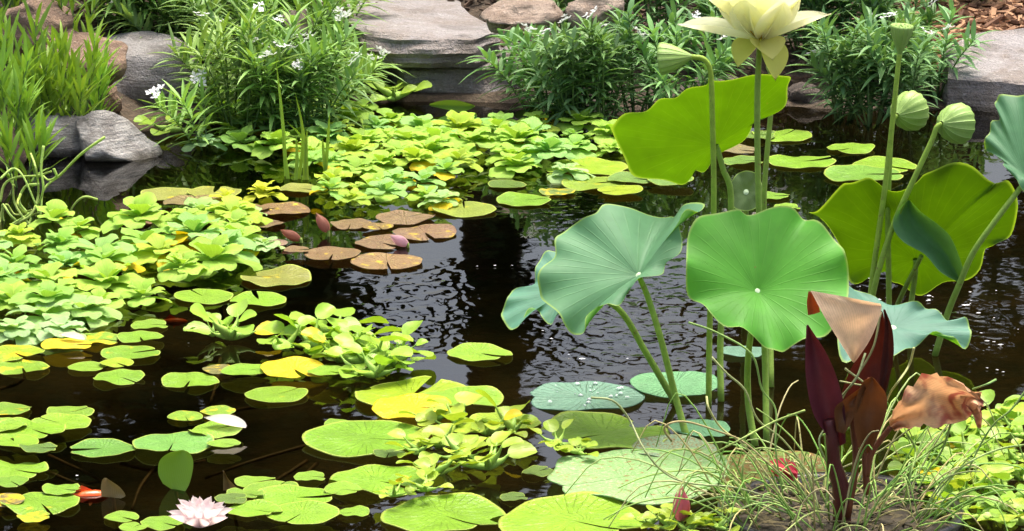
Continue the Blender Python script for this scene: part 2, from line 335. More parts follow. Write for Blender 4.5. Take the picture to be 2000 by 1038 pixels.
# mulch chips on the far bank
def chips(name, label, x0, x1, y0, y1, n, mats, seed, cs=1.0):
    r = random.Random(seed); b = MB()
    for _ in range(n):
        x = r.uniform(x0, x1); y = r.uniform(y0, y1); z = float(gz(np.array(x), np.array(y))) + r.uniform(.012, .03)
        l, w_, t = r.uniform(.01, .03) * cs, r.uniform(.004, .009) * cs, r.uniform(.002, .004)
        M = Matrix.Translation((x, y, z)) @ Matrix.Rotation(r.uniform(0, 6.3), 4, 'Z') @ Matrix.Rotation(r.uniform(-.5, .5), 4, 'Y') @ Matrix.Rotation(r.uniform(-.4, .4), 4, 'X')
        vs_ = [M @ Vector((sx * l * (1 if sy > 0 else .8), sy * w_, sz * t)) for sz in (-1, 1) for sy in (-1, 1) for sx in (-1, 1)]
        b.add(vs_, [(0, 2, 3, 1), (4, 5, 7, 6), (0, 1, 5, 4), (2, 6, 7, 3), (0, 4, 6, 2), (1, 3, 7, 5)], [(r.random(), 0)] * 8)
    me = b.mesh(name, mats, False); o = ob(name, me); o['kind'] = 'stuff'; tag(o, label, 'mulch'); return o
m, nt, bs, out = newmat('wood_chip'); tc = N(nt, 'ShaderNodeTexCoord'); s_ = N(nt, 'ShaderNodeSeparateXYZ'); nt.links.new(tc.outputs['UV'], s_.inputs[0])
c = mixc(nt, s_.outputs[0], (.10, .045, .025), (.42, .24, .13)); nt.links.new(c, bs.inputs[0]); bs.inputs['Roughness'].default_value = .9
a, b_ = P(1780, 30, .18), P(2250, 30, .18)
chips('bark_mulch', 'reddish brown bark mulch behind the broad grey stone', a.x, b_.x, a.y - .05, a.y + 1.0, 4500, m, 3)
chips('leaf_litter', 'brown dry leaf litter and bark on the bank soil', -1.9, a.x, 8.9, 10.4, 9000, plain('brown_litter', (.085, .05, .03), .9, .6, 9), 4, .55)
# ------------------------------------------------------------------ trees beyond the frame (they shade the sky in the water)
M_BARK = plain('tree_bark', (.09, .065, .045), .9, .4, 12)
M_TREE = leafmat('tree_leaf', 0, trans=.0, rough=.75, scale=1.2, vary=.5, spec=.1)
GAPS = [(-.38, 2.15, .31, .85), (.48, 2.2, .49, .95), (.28, 1.40, .26, .3), (-.52, 3.3, .14, .2)]      # chinks between the crowns where the sky shows
def tree(x, y, h, r_, seed, label, n):
    r = random.Random(seed); z0 = float(gz(np.array(x), np.array(y))) - .05
    t = thing('broadleaf_tree', label, 'tree', (x, y, z0), 'dark trees beyond the pond'); b = MB()
    trunk = [Vector((0, 0, 0)), Vector((.1 * r.uniform(-1, 1), 0, h * .25)), Vector((.2 * r.uniform(-1, 1), .1, h * .55)), Vector((0, 0, h * .9))]
    b.tube(catmull(trunk, 12), .16, .03, 10); ob('trunk', b.mesh('trunk', M_BARK), t)
    b = MB()
    for k in range(14):
        a = k * 2.4; z = h * (.18 + .05 * k); e = Vector((math.cos(a) * r_ * .8, math.sin(a) * r_ * .6, z + r_ * .35))
        b.tube(catmull([Vector((0, 0, z)), Vector((e.x * .5, e.y * .5, z + r_ * .25)), e], 6), .05, .012, 6)
    ob('limbs', b.mesh('limbs', M_BARK), t)
    b = MB(); cl = []
    for k in range(190):
        a = r.uniform(0, 6.28); u = math.sqrt(r.random()); zz = r.random()
        rr = r_ * (1.0 - .35 * zz) * u; cl.append(Vector((math.cos(a) * rr, math.sin(a) * rr * .7, .12 * h + zz * h * .88)))
    for _ in range(n):
        c = r.choice(cl); q = c + Vector((r.gauss(0, .28), r.gauss(0, .22), r.gauss(0, .26)))
        wx, wz = q.x + x, q.z + z0; k = 15.0 / (q.y + y)
        if q.z < .15 or any(((wx * k - gx) / rx) ** 2 + (((wz + 1.7) * k - 1.7 - gzz) / rz) ** 2 < 1 for gx, gzz, rx, rz in GAPS): continue
        L, W = r.uniform(.09, .16), r.uniform(.05, .08)
        A = Vector((r.gauss(0, 1), r.gauss(0, 1), r.gauss(0, .6) - .2)).normalized(); B = A.orthogonal().normalized(); B = (B * math.cos(r.uniform(0, 6)) + A.cross(B) * math.sin(r.uniform(0, 6))).normalized()
        b.add([q - A * L, q + B * W - A * L * .1, q + A * L, q - B * W - A * L * .1], [(0, 1, 2, 3)])
    o = ob('crown', b.mesh('crown', M_TREE, False), t, color=(.035, .06, .018, 0)); o['kind'] = 'stuff'
for i, (x, y, h, r_, lab) in enumerate([(-5.6, 15.6, 7.5, 2.2, 'tall broad dark tree farthest from the flowering lotus'), (-2.2, 14.6, 6.5, 2.0, 'dark bushy tree beyond the large flat grey stone'), (1.9, 15.2, 7.0, 2.2, 'dark bushy tree beyond the yellow lotus flower'), (5.4, 15.8, 7.5, 2.3, 'tall dark tree beyond the bark mulch'), (-.15, 16.2, 8.0, 1.9, 'narrow tall dark tree between the two bushy trees')]):
    tree(x, y, h * 1.45, r_ * 1.1, 70 + i, lab, 15000)
# ------------------------------------------------------------------ shrubs on the bank
def lance(b, base, d, up, L, W, droop, n=4):
    d = d.normalized(); s = d.cross(up); s = s.normalized() if s.length > 1e-4 else d.orthogonal().normalized(); u = s.cross(d)
    v = []; f = []
    for i in range(n + 1):
        t = i / n; wv_ = W * (math.sin(math.pi * min(1, t * .93 + .07)) ** .8) * (1.15 - .5 * t); c = base + d * (L * t) - Vector((0, 0, 1)) * droop * L * t * t
        v += [c - s * wv_ + u * wv_ * .45, c, c + s * wv_ + u * wv_ * .45]
    for i in range(n):
        o = i * 3; f += [(o, o + 1, o + 4, o + 3), (o + 1, o + 2, o + 5, o + 4)]
    b.add(v, f, [(.5, .5)] * len(v))
M_WHITE = plain('white_petal', (.85, .85, .88), .6, .05, 30, .3)
fb = MB()
for k in range(5):
    for j in range(4):
        a = j * 1.57 + k; o = Vector((math.cos(k * 1.26) * .011 * (k > 0), math.sin(k * 1.26) * .011 * (k > 0), .004 * (k % 2)))
        d = Vector((math.cos(a), math.sin(a), .35)); q = d.cross(Vector((0, 0, 1))).normalized()
        fb.add([o, o + d * .005 + q * .003, o + d * .009, o + d * .005 - q * .003], [(0, 1, 2, 3)])
FLOWER_ME = fb.mesh('flower_cluster', M_WHITE)
def shrub(name, label, px, py, z, nst, h, spread, L, W, c, seed, group, per=26, flowers=2, erect=.4, droop=.3, low=.15):
    r = random.Random(seed); base = P(px, py, z); base.z = max(float(gz(np.array(base.x), np.array(base.y))), .0) - .01
    t = thing(name, label, 'plant', base, group); fol = MB()
    for s in range(nst):
        a = r.uniform(0, 6.28); hh = h * r.uniform(.6, 1.1); sp_ = spread * r.uniform(.25, 1.0)
        top = Vector((math.cos(a) * sp_, math.sin(a) * sp_ * .7, hh)); b0 = Vector((math.cos(a), math.sin(a), 0)) * .03 * r.random()
        pts = catmull([b0, b0.lerp(top, .5) + Vector((0, 0, hh * .12)), top], 7)
        mb = MB(); mb.tube(pts, .0028, .0012, 4); so = ob('stem', mb.mesh('stem', M_STEM), t, color=jit((.10, .17, .05)))
        for k in range(per):
            u = low + (1 - low) * (k / per) ** .8; x = u * 7; i = min(int(x), 6); p = pts[i].lerp(pts[i + 1], x - i); ax = (pts[i + 1] - pts[i]).normalized()
            ph = k * 2.39 + s; o1 = ax.orthogonal().normalized(); o2 = ax.cross(o1)
            d = (o1 * math.cos(ph) + o2 * math.sin(ph)) * (1 - .35 * u) + ax * (erect + .5 * u * u) + Vector((0, 0, .1))
            lance(fol, p, d, Vector((0, 0, 1)) if abs(d.normalized().z) < .9 else Vector((0, 1, 0)), L * r.uniform(.6, 1.15), W * r.uniform(.75, 1.2), droop * r.uniform(.3, 1.4))
        if s < flowers:
            ob('flower_cluster', FLOWER_ME, so, top + Vector((0, -.012, .03)), (r.uniform(.2, .8), 0, r.uniform(0, 6)), r.uniform(.9, 1.5)); fs = MB(); fs.tube([top, top + Vector((0, -.006, .015)), top + Vector((0, -.012, .03))], .0012, .0009, 4); ob('flower_stalk', fs.mesh('flower_stalk', M_STEM), so, color=jit((.2, .32, .08)))
    o = ob('foliage', fol.mesh('foliage', M_SHRUB), t, color=jit(c, .18)); o['kind'] = 'stuff'
    return t
GA, GB, GC = 'flowering shrubs left of the flat stone', 'dark green shrubs behind the lotus', 'yellow green grass clumps on the bank'
gL, gR, gY = (.23, .40, .10), (.17, .33, .11), (.22, .38, .045)

def near_text(p, marks):
    return min(marks, key=lambda q: (P(q[0], q[1]) - Vector((p[0], p[1], 0))).length)[2]
MK_A = [(250, 180, 'against the grey boulder'), (420, 80, 'above the dark green hyacinths'), (560, 190, 'behind the upright green blades'), (690, 140, 'touching the large flat grey stone'), (300, 30, 'beyond the grey boulder'), (520, 30, 'at the back between boulder and flat stone')]
MK_B = [(1010, 150, 'touching the large flat grey stone'), (1130, 190, 'overhanging the far lettuce mat'), (1290, 180, 'behind the sideways seed pod'), (1420, 60, 'behind the lotus flower'), (1620, 160, 'above the lone oval pad'), (1720, 160, 'behind the tall funnel pod'), (1850, 130, 'beside the broad grey stone'), (1120, 60, 'in front of the long tan rock'), (1640, 20, 'near the bark mulch')]
MK_C = [(20, 280, 'beside the curly tendrils'), (110, 250, 'behind the small pale rock'), (180, 200, 'against the grey boulder'), (60, 120, 'around the rough brown rock'), (150, 60, 'around the orange brown rock')]
i = 0
for px, py, h, n in [(225, 60, .28, 9), (330, 50, .34, 11), (455, 195, .24, 9), (430, 90, .34, 12), (470, 205, .27, 11), (500, 120, .34, 13), (540, 205, .27, 12), (590, 110, .31, 12), (600, 206, .25, 11), (625, 190, .20, 9), (640, 150, .19, 8), (405, 226, .12, 3), (610, 130, .24, 6), (480, 40, .36, 11), (300, 20, .32, 9), (600, 60, .26, 8), (215, 118, .20, 8), (262, 112, .20, 9), (312, 116, .20, 9), (355, 122, .22, 9), (375, 95, .28, 9), (655, 90, .2, 7), (560, 50, .34, 11), (390, 30, .36, 11), (230, 30, .3, 9), (450, 150, .32, 11), (560, 155, .3, 10)]:
    i += 1; bse = P(px, py, .08); shrub('flowering_shrub', ('tall' if h > .26 else 'low') + (' many flowered' if i % 2 else ' few flowered') + ' narrow leaved shrub ' + near_text(bse, MK_A), px, py, .08, n, h, .16, .088, .0054, gL, 100 + i, GA, 28, 4 if i % 2 else 2, .25, .3)
for px, py, h, n in [(1060, 190, .20, 8), (1085, 200, .22, 10), (1110, 120, .29, 11), (1120, 205, .24, 12), (1180, 205, .25, 12), (1200, 110, .33, 12), (1240, 190, .26, 12), (1290, 120, .32, 11), (1320, 200, .24, 10), (1560, 110, .28, 11), (1610, 120, .3, 12), (1640, 185, .24, 12), (1690, 120, .28, 12), (1700, 195, .25, 11), (1760, 130, .24, 11), (1770, 195, .2, 10), (1825, 150, .2, 9), (1560, 40, .3, 10), (1660, 40, .27, 9), (1850, 80, .15, 6), (1400, 130, .28, 10), (1150, 60, .3, 10), (1260, 50, .34, 10), (1400, 50, .3, 8), (1750, 50, .22, 8)]:
    i += 1; bse = P(px, py, .06); shrub('dark_shrub', ('tall' if h > .27 else 'low') + (' two flowered' if i % 2 == 0 else '') + ' dark green narrow leaved shrub ' + near_text(bse, MK_B), px, py, .06, n, h, .17, .076, .0062, gR, 100 + i, GB, 30, 2 if i % 2 == 0 else 1, .25, .35)
for px, py, h, n in [(20, 270, .24, 8), (60, 245, .28, 8), (110, 240, .22, 6), (140, 240, .24, 6), (30, 170, .34, 10), (90, 140, .3, 8), (10, 100, .34, 9), (175, 222, .17, 4), (-20, 240, .3, 8), (45, 312, .12, 4), (150, 70, .26, 6), (135, 190, .34, 4), (70, 60, .3, 8), (190, 120, .25, 6)]:
    i += 1; bse = P(px, py, .06); shrub('grass_clump', ('tall' if h > .23 else 'short') + ' yellow green upright grass clump ' + near_text(bse, MK_C), px, py, .06, n, h, .09, 0.11, .0050, gY, 100 + i, GC, 16, 0, 1.3, .25, .05)
# ------------------------------------------------------------------ floating lily pads
def pad_mesh(seed, slit=.12, wav=.02, mat=None, lobes=0.0, n=44, dent=.03):
    r = random.Random(seed); ph = [r.uniform(0, 6.28) for _ in range(5)]; rings = [.0, .3, .6, .84, .96, 1.0, .985]
    v = [(0, 0, 0)]; uv = [(.5, 0)]; f = []
    for j, q in enumerate(rings[1:]):
        for k in range(n + 1):
            t = k / n; s_ = slit * (1 - .55 * q); a = s_ + (2 * math.pi - 2 * s_) * t
            e = min(t, 1 - t); rr = 1 + dent * math.sin(2 * a + ph[0]) + dent * .6 * math.sin(5 * a + ph[1]) - .10 * math.exp(-(e / .02) ** 2) + lobes * math.sin(9 * a + ph[3])
            z = wav * q * q * (.7 * math.sin(2 * a + ph[2]) + .5 * math.sin(3 * a + ph[3]) + .3 * math.sin(7 * a + ph[4])) + .02 * q ** 4 + .05 * wav * math.exp(-(e / .03) ** 2)
            if j == len(rings) - 2: z -= .018
            v.append((q * rr * math.cos(a), q * rr * math.sin(a), z)); uv.append((t, q if j < 5 else 1.0))
    for k in range(n): f.append((0, 1 + k, 2 + k))
    for j in range(len(rings) - 2):
        o = 1 + j * (n + 1)
        for k in range(n): f.append((o + k, o + n + 1 + k, o + n + 2 + k, o + k + 1))
    b = MB(); b.add(v, f, uv); return b.mesh('lily_pad', mat)
PADS = [pad_mesh(s, sl_, w_, M_PAD) for s, sl_, w_ in [(1, .08, .03), (2, .14, .06), (3, .06, .03), (4, .22, .055), (5, .11, .085), (6, .07, .06), (7, .26, .05), (8, .10, .10)]]
PADB = [pad_mesh(s, sl_, w_, M_BRONZE) for s, sl_, w_ in [(11, .10, .03), (12, .2, .05), (13, .06, .06)]]
PADL = [pad_mesh(s, .012, w_, M_FLOAT, .012, 60, .02) for s, w_ in [(21, .04), (22, .03), (23, .06)]]
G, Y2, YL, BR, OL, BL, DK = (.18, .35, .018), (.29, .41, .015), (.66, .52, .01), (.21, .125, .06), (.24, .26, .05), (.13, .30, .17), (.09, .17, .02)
GR = {'g': 'green lily pads floating in the open water', 'b': 'bronze lily pads by the pink buds', 'r': 'lily pads behind the lotus stems'}
# px, py, width px, colour, yellowing, label
pads = [
 (292, 639, 70, G, 0, 'small green pad below the edge of the large lettuce mat'), (188, 667, 88, G, .25, 'green pad touching the fallen pale petal'), (274, 667, 86, G, 0, 'oval green pad beside the pad with the fallen petal'),
 (256, 694, 108, G, .15, 'green pad with yellowing split side near the yellow leaf'), (170, 721, 70, G, .05, 'rounded left half of heart shaped pad pair'), (228, 718, 66, Y2, .1, 'upturned yellow green pad in the heart shaped pair'), (232, 741, 98, G, 0, 'flat green pad under the heart shaped pair'),
 (371, 748, 108, G, 0, 'lone oval green pad with a thin slit in dark water'), (137, 810, 90, G, .05, 'green pad with open notch beyond the big overlapping pads'), (20, 804, 82, G, .17, 'green pad with orange yellow rim in the overlapping stack'),
 (118, 836, 115, G, 0, 'long green pad on top of the overlapping stack'), (62, 853, 130, G, .05, 'wide green pad in the middle of the overlapping stack'), (28, 882, 95, G, .05, 'green pad below the widest of the overlapping stack'), (28, 922, 125, G, 0, 'large pale green pad at the foot of the overlapping stack'),
 (80, 988, 145, G, .1, 'large green pad touching the orange goldfish'), (8, 987, 78, (.25, .2, .08), .3, 'brownish pad lying on the pad by the goldfish'), (66, 1020, 60, Y2, .28, 'yellow dying pad under the pad by the goldfish'),
 (200, 881, 122, (.13, .31, .05), 0, 'bluish green pad next to the large pad over the upright leaf'), (338, 875, 148, (.13, .31, .06), 0, 'large bluish green pad behind the upright folded leaf'), (422, 853, 100, G, 0, 'green pad under the fallen white petal'), (437, 881, 62, G, 0, 'small green pad in front of the pad with white petal'),
 (362, 818, 68, G, .18, 'yellowish pad beside the fallen white petal'), (425, 808, 68, G, .2, 'green pad just beyond the fallen white petal'), (238, 1015, 66, G, 0, 'small notched green pad between goldfish and white lily'), (318, 1026, 80, G, .1, 'green pad touching the white water lily'), (262, 1040, 55, G, 0, 'dark small pad at the base of the small notched pad'),
 (44, 722, 98, G, .2, 'yellow green pad with curled side on a bent stem'), (28, 698, 112, Y2, .24, 'yellow dying pad against the lettuce mat'), (131, 687, 95, YL, .75, 'bright yellow dying leaf beside the fallen pale petal'),
 (397, 583, 110, G, 0, 'green notched pad nearest the lettuce mat of a pair'), (505, 589, 108, G, 0, 'green notched pad of a pair beyond the hyacinths'), (428, 731, 62, (.24, .22, .06), .2, 'small brownish pad left of the bright yellow leaf'), (482, 737, 95, G, 0, 'green pad with raised lobe touching bright yellow leaf'), (540, 775, 118, G, .05, 'green pad below the bright yellow leaf'),
 (575, 740, 130, YL, .8, 'bright yellow dying pad beside the big hyacinth clump'), (643, 749, 82, G, .05, 'green pad between yellow leaf and hyacinth clump'),
 (805, 777, 222, Y2, .12, 'very large yellow green pad partly over a yellow leaf'), (900, 787, 158, (.18, .34, .018), .05, 'large green pad overlapping the very large pad'), (812, 812, 165, YL, .8, 'golden yellow dying pad under the very large pad'), (663, 832, 58, G, 0, 'small green pad tucked behind a large oval pad'), (717, 866, 232, G, .03, 'large oval green pad left of the small hyacinths'),
 (736, 944, 190, G, .06, 'large green pad with hyacinth seedling at its edge'), (605, 936, 60, G, 0, 'small lone oval pad among underwater stems'), (500, 946, 78, G, .08, 'green pad beside the brown folded leaf tip'), (530, 966, 106, G, 0, 'oval green pad overlapped by its ragged neighbour'),
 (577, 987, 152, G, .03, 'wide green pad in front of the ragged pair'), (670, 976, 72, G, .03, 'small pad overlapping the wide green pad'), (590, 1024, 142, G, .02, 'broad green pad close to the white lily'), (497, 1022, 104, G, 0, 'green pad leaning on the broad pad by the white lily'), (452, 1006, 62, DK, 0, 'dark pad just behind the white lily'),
 (868, 1012, 232, G, .04, 'large green pad below the small hyacinths'), (938, 694, 122, G, .05, 'lone lily pad in the middle of dark open water'), (985, 830, 135, Y2, .1, 'yellow green pad under the small hyacinths'), (1180, 853, 250, (.17, .30, .02), .03, 'large round green pad with a central dimple'),
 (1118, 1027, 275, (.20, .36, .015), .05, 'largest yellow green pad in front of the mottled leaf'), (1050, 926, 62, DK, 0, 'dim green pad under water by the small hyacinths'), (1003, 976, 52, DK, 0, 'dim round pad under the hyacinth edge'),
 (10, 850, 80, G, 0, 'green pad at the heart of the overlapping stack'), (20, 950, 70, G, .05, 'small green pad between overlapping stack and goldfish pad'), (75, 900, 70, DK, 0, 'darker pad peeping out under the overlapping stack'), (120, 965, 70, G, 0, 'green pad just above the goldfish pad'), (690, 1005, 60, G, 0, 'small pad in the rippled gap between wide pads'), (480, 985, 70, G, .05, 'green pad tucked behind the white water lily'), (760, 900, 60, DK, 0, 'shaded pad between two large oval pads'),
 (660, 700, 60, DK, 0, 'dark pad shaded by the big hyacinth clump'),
 (830, 458, 122, BR, .15, 'widest bronze pad beyond the pink bud'), (792, 433, 112, BR, 0, 'crinkled bronze pad against the lettuce'), (685, 441, 78, BR, .1, 'small bronze pad at the lettuce edge near the pink bud'), (738, 450, 60, (.27, .17, .07), .2, 'tan bronze pad between two larger bronze pads'), (745, 478, 104, BR, .1, 'bronze pad beneath the pink bud'),
 (756, 515, 136, (.27, .17, .08), .15, 'bronze pad with open notch at the glittering water'), (650, 504, 106, BR, .1, 'crinkled bronze pad joined to the notched bronze pad'), (580, 500, 48, (.24, .16, .07), .1, 'small brown pad beside the crinkled bronze pad'), (535, 478, 52, (.35, .24, .16), 0, 'pale brown pad at the lettuce edge'),
 (550, 413, 108, BR, .15, 'reddish bronze pad between the two lettuce mats'), (520, 440, 70, BR, .05, 'bronze pad edging the large lettuce mat'), (490, 415, 70, BR, 0, 'shaded bronze pad under lettuce leaves'), (540, 546, 136, OL, .12, 'olive pad with a wavy split beyond green pair'),
 (907, 412, 122, (.22, .28, .04), .12, 'lone olive green pad with deep notch off the lettuce'), (1024, 394, 106, G, 0, 'green split pad with reddish underside in dark water'), (587, 372, 78, OL, 0, 'olive pad beside yellow lettuce tuft'), (335, 383, 112, OL, .15, 'long olive pad beyond the lettuce mat'), (418, 384, 104, OL, .1, 'wavy olive pad next to the yellow lettuce tuft'),
 (382, 406, 122, (.24, .18, .07), .1, 'brown olive pad under the lettuce leaves'), (258, 436, 78, (.24, .13, .07), 0, 'brown pad beyond the large lettuce mat'),
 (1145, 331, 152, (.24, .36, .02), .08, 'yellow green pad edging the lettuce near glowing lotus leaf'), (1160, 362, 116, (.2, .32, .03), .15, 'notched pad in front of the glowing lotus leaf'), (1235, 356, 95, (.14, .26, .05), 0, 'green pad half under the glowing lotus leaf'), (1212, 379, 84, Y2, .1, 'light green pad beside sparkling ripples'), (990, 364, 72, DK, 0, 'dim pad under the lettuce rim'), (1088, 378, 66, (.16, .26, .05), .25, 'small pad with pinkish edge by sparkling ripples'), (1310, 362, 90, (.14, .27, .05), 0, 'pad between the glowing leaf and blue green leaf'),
 (1527, 268, 112, G, 0, 'green pad beyond the two lotus stalks'), (1478, 271, 74, (.13, .24, .03), 0, 'pad behind the lotus flower stalk'), (1662, 293, 90, G, 0, 'lone oval pad in dark water under shrubs'), (1566, 319, 128, G, 0, 'large green pad right of the lotus stalks'), (1450, 318, 76, (.14, .28, .04), 0, 'pad left of the lotus flower stalk'), (1727, 327, 122, G, 0, 'green pad behind the tall seed pod stalk'), (1688, 348, 146, (.14, .30, .04), 0, 'layered green pad beyond the olive lotus leaf'), (1440, 296, 80, (.2, .18, .08), .1, 'brownish pad behind the lotus stalks'), (1510, 386, 62, G, 0, 'pad beside the small white petal'), (1537, 408, 50, G, 0, 'small pad behind the round lotus leaf'),
]
done = []
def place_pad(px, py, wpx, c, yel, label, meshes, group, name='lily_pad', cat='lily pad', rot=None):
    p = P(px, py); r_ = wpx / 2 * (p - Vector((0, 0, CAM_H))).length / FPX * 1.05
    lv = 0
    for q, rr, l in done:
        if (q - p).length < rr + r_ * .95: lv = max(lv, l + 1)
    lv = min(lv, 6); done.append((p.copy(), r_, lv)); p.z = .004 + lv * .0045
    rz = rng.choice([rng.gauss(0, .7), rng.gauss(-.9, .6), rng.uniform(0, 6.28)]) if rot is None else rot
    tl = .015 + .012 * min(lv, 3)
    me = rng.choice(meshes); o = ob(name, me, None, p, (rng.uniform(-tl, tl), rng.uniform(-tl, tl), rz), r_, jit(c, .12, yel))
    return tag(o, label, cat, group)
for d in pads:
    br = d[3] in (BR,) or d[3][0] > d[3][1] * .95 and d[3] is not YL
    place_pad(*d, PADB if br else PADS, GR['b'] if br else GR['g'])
for d in [(1145, 781, 212, (.12, .25, .17), 0, 'round blue green lotus pad dotted with water drops'), (1318, 759, 168, (.13, .34, .16), 0, 'smooth pale green lotus pad behind leaning stems'), (1366, 846, 115, (.12, .32, .14), 0, 'small blue green lotus pad under a looping rush'), (1448, 691, 86, (.14, .30, .2), 0, 'small pale lotus pad behind the round lotus leaf stems')]:
    place_pad(*d, PADL[:2], None, 'floating_lotus_leaf', 'lotus leaf')
M_MOT = leafmat('mottled_lotus_leaf', 20, 'radial', .25, .1, .55, None, 16, .45, bumpd=.006, spots=(.45, .5, .3), yellow=(.24, .14, .03))
PADM = [pad_mesh(31, .012, .04, M_MOT, .012, 60, .03), pad_mesh(32, .012, .06, M_MOT, .02, 60, .05)]
for d in [(1500, 935, 300, (.19, .30, .04), .32, 'mottled yellow brown lotus pad under the tangled rushes'), (1315, 886, 160, (.20, .31, .18), .25, 'pale decaying lotus pad behind the big crusty leaf'), (1245, 942, 345, (.20, .37, .11), .17, 'big crusty pale green lotus pad with brown edges')]:
    place_pad(*d, PADM, None, 'floating_lotus_leaf', 'lotus leaf')
# water drops on the blue-green pads
m, nt, bs, out = newmat('water_drop'); bs.inputs['Base Color'].default_value = (.9, .95, .95, 1); bs.inputs['Roughness'].default_value = .03; bs.inputs['Transmission Weight'].default_value = .6
dr = MB(); r = random.Random(3)
for k in range(4):
    for j in range(8):
        a = j / 8 * 6.283; q = math.cos(k / 4 * 1.57); dr.v.append((q * math.cos(a), q * math.sin(a), math.sin(k / 4 * 1.57) * .8)); dr.uv.append((0, 0))
for k in range(3):
    for j in range(8): dr.f.append((k * 8 + j, k * 8 + (j + 1) % 8, k * 8 + 8 + (j + 1) % 8, k * 8 + 8 + j))
dr.f.append(tuple(24 + j for j in range(8))); DROP = dr.mesh('water_drop', m)
for o in [x for x in col.objects if x.get('label', '') in ('round blue green lotus pad dotted with water drops',)]:
    for k in range(26):
        a = r.uniform(0, 6.28); q = .85 * math.sqrt(r.random()); s_ = r.choice([.012, .018, .03, .045])
        ob('water_drop', DROP, o, (q * math.cos(a), q * math.sin(a), .012 + .03 * q * q), (0, 0, 0), s_)
# ------------------------------------------------------------------ water lettuce
def lettuce_leaf(seed, L=.07, W=.034):
    r = random.Random(seed); ph = r.uniform(0, 6.28); nx, ny = 8, 7; v = []; uv = []; f = []
    for j in range(ny + 1):
        s_ = j / ny
        for i in range(nx + 1):
            t = i / nx * 2 - 1; wd = W * (.22 + .78 * s_ ** .8) * (1 - .25 * max(0, s_ - .75) / .25)
            y = L * (s_ - .30 * abs(t) ** 2.2 * s_ ** 3 - .05 * s_ ** 6 * math.cos(t * 3.1 + ph) * (1 if seed % 2 else .3))
            z = L * (-.28 * s_ ** 2.6 + .10 * t * t * s_ + .055 * s_ ** 3 * math.sin(4.4 * t + ph) + .02 * s_ * math.cos(t * 15.7))
            v.append((wd * t, y, z)); uv.append((i / nx, s_))
    for j in range(ny):
        for i in range(nx): o = j * (nx + 1) + i; f.append((o, o + 1, o + nx + 2, o + nx + 1))
    b = MB(); b.add(v, f, uv); return b.mesh('leaf', M_LET)
LET = [lettuce_leaf(s, .07, w_) for s, w_ in [(1, .042), (2, .036), (3, .047), (4, .043), (5, .034), (6, .05)]]
C_LET = (.33, .54, .07)
def rosette(p, size, label, group, seed, c=C_LET, flat=0.0, yel=0.0, cnt=None):
    r = random.Random(seed); t = thing('water_lettuce', label, 'water plant', p, group, r.uniform(0, 6.28))
    n = cnt or r.randint(9, 13)
    for k in range(n):
        u = k / (n - 1); a = k * 2.4 + r.uniform(-.25, .25); e = (R_(3) + R_(58) * u ** 1.3) * (1 - flat) + r.uniform(-.1, .1); s_ = size / .07 * (1 - .42 * u) * r.uniform(.85, 1.12)
        q = Vector((math.sin(a), -math.cos(a), 0)) * -.006 * (1 - u)
        y_ = yel if (k < 3 and r.random() < .5) else 0
        if k < 2 and r.random() < .10: y_ = r.choice([.4, .75])
        cc = jit(c, .12, y_)
        ob('leaf', r.choice(LET), t, (q.x, q.y, .006 + .012 * u), (e, r.uniform(-.15, .15), a), s_, cc)
    return t
def inside(p, poly):
    c = False; j = len(poly) - 1
    for i in range(len(poly)):
        a, b = poly[i], poly[j]
        if (a[1] > p[1]) != (b[1] > p[1]) and p[0] < (b[0] - a[0]) * (p[1] - a[1]) / (b[1] - a[1]) + a[0]: c = not c
        j = i
    return c
def mat_of(poly_px, spacing, size, lab, group, seed, marks, c=C_LET):
    poly = [tuple(P(a, b).xy) for a, b in poly_px]; xs = [q[0] for q in poly]; ys = [q[1] for q in poly]; r = random.Random(seed); pts = []; tries = 0
    while tries < 6000:
        tries += 1; q = (r.uniform(min(xs), max(xs)), r.uniform(min(ys), max(ys)))
        if inside(q, poly) and all((q[0] - a) ** 2 + (q[1] - b) ** 2 > spacing ** 2 for a, b in pts): pts.append(q)
    for k, q in enumerate(pts):
        yl = r.random() < .16
        sz = size * r.uniform(.62, 1.3); rosette((q[0], q[1], .004 + .008 * (k % 3)), sz, ('yellowed ' if yl else 'clean pale ') + ('large' if sz > size * 1.05 else 'small' if sz < size * .9 else 'medium') + ' water lettuce in the ' + lab + ', ' + near_text(q, marks), group, seed * 100 + k, r.choice([c, c, c, (c[0] * .8, c[1] * .92, c[2] * 1.2), (c[0] * .85, c[1] * .97, c[2] * 2.0), (c[0] * 1.12, c[1] * .98, c[2] * .7)]), r.choice([0, 0, .25]), .55 if yl else 0)
mat_of([(440, 268), (520, 250), (640, 238), (740, 245), (860, 255), (950, 236), (1060, 240), (1150, 240), (1190, 258), (1195, 305), (1150, 322), (1090, 330), (1010, 338), (920, 338), (880, 348), (850, 395), (770, 408), (660, 412), (630, 395), (640, 350), (600, 330), (520, 305), (460, 298)], .080, .060, 'far mat', 'water lettuce in the far mat', 3, [(450, 280, 'next to the corner hyacinth'), (590, 300, 'behind the upright blades'), (700, 240, 'near the dark inlet'), (890, 250, 'below the flat grey stone'), (1050, 250, 'under the dark shrubs'), (1190, 280, 'against the glowing lotus leaf'), (1060, 330, 'facing the sparkling ripples'), (880, 350, 'near the lone olive pad'), (700, 400, 'beside the bronze pads'), (720, 330, 'amid its fellows right of the blades'), (950, 300, 'amid its fellows')])
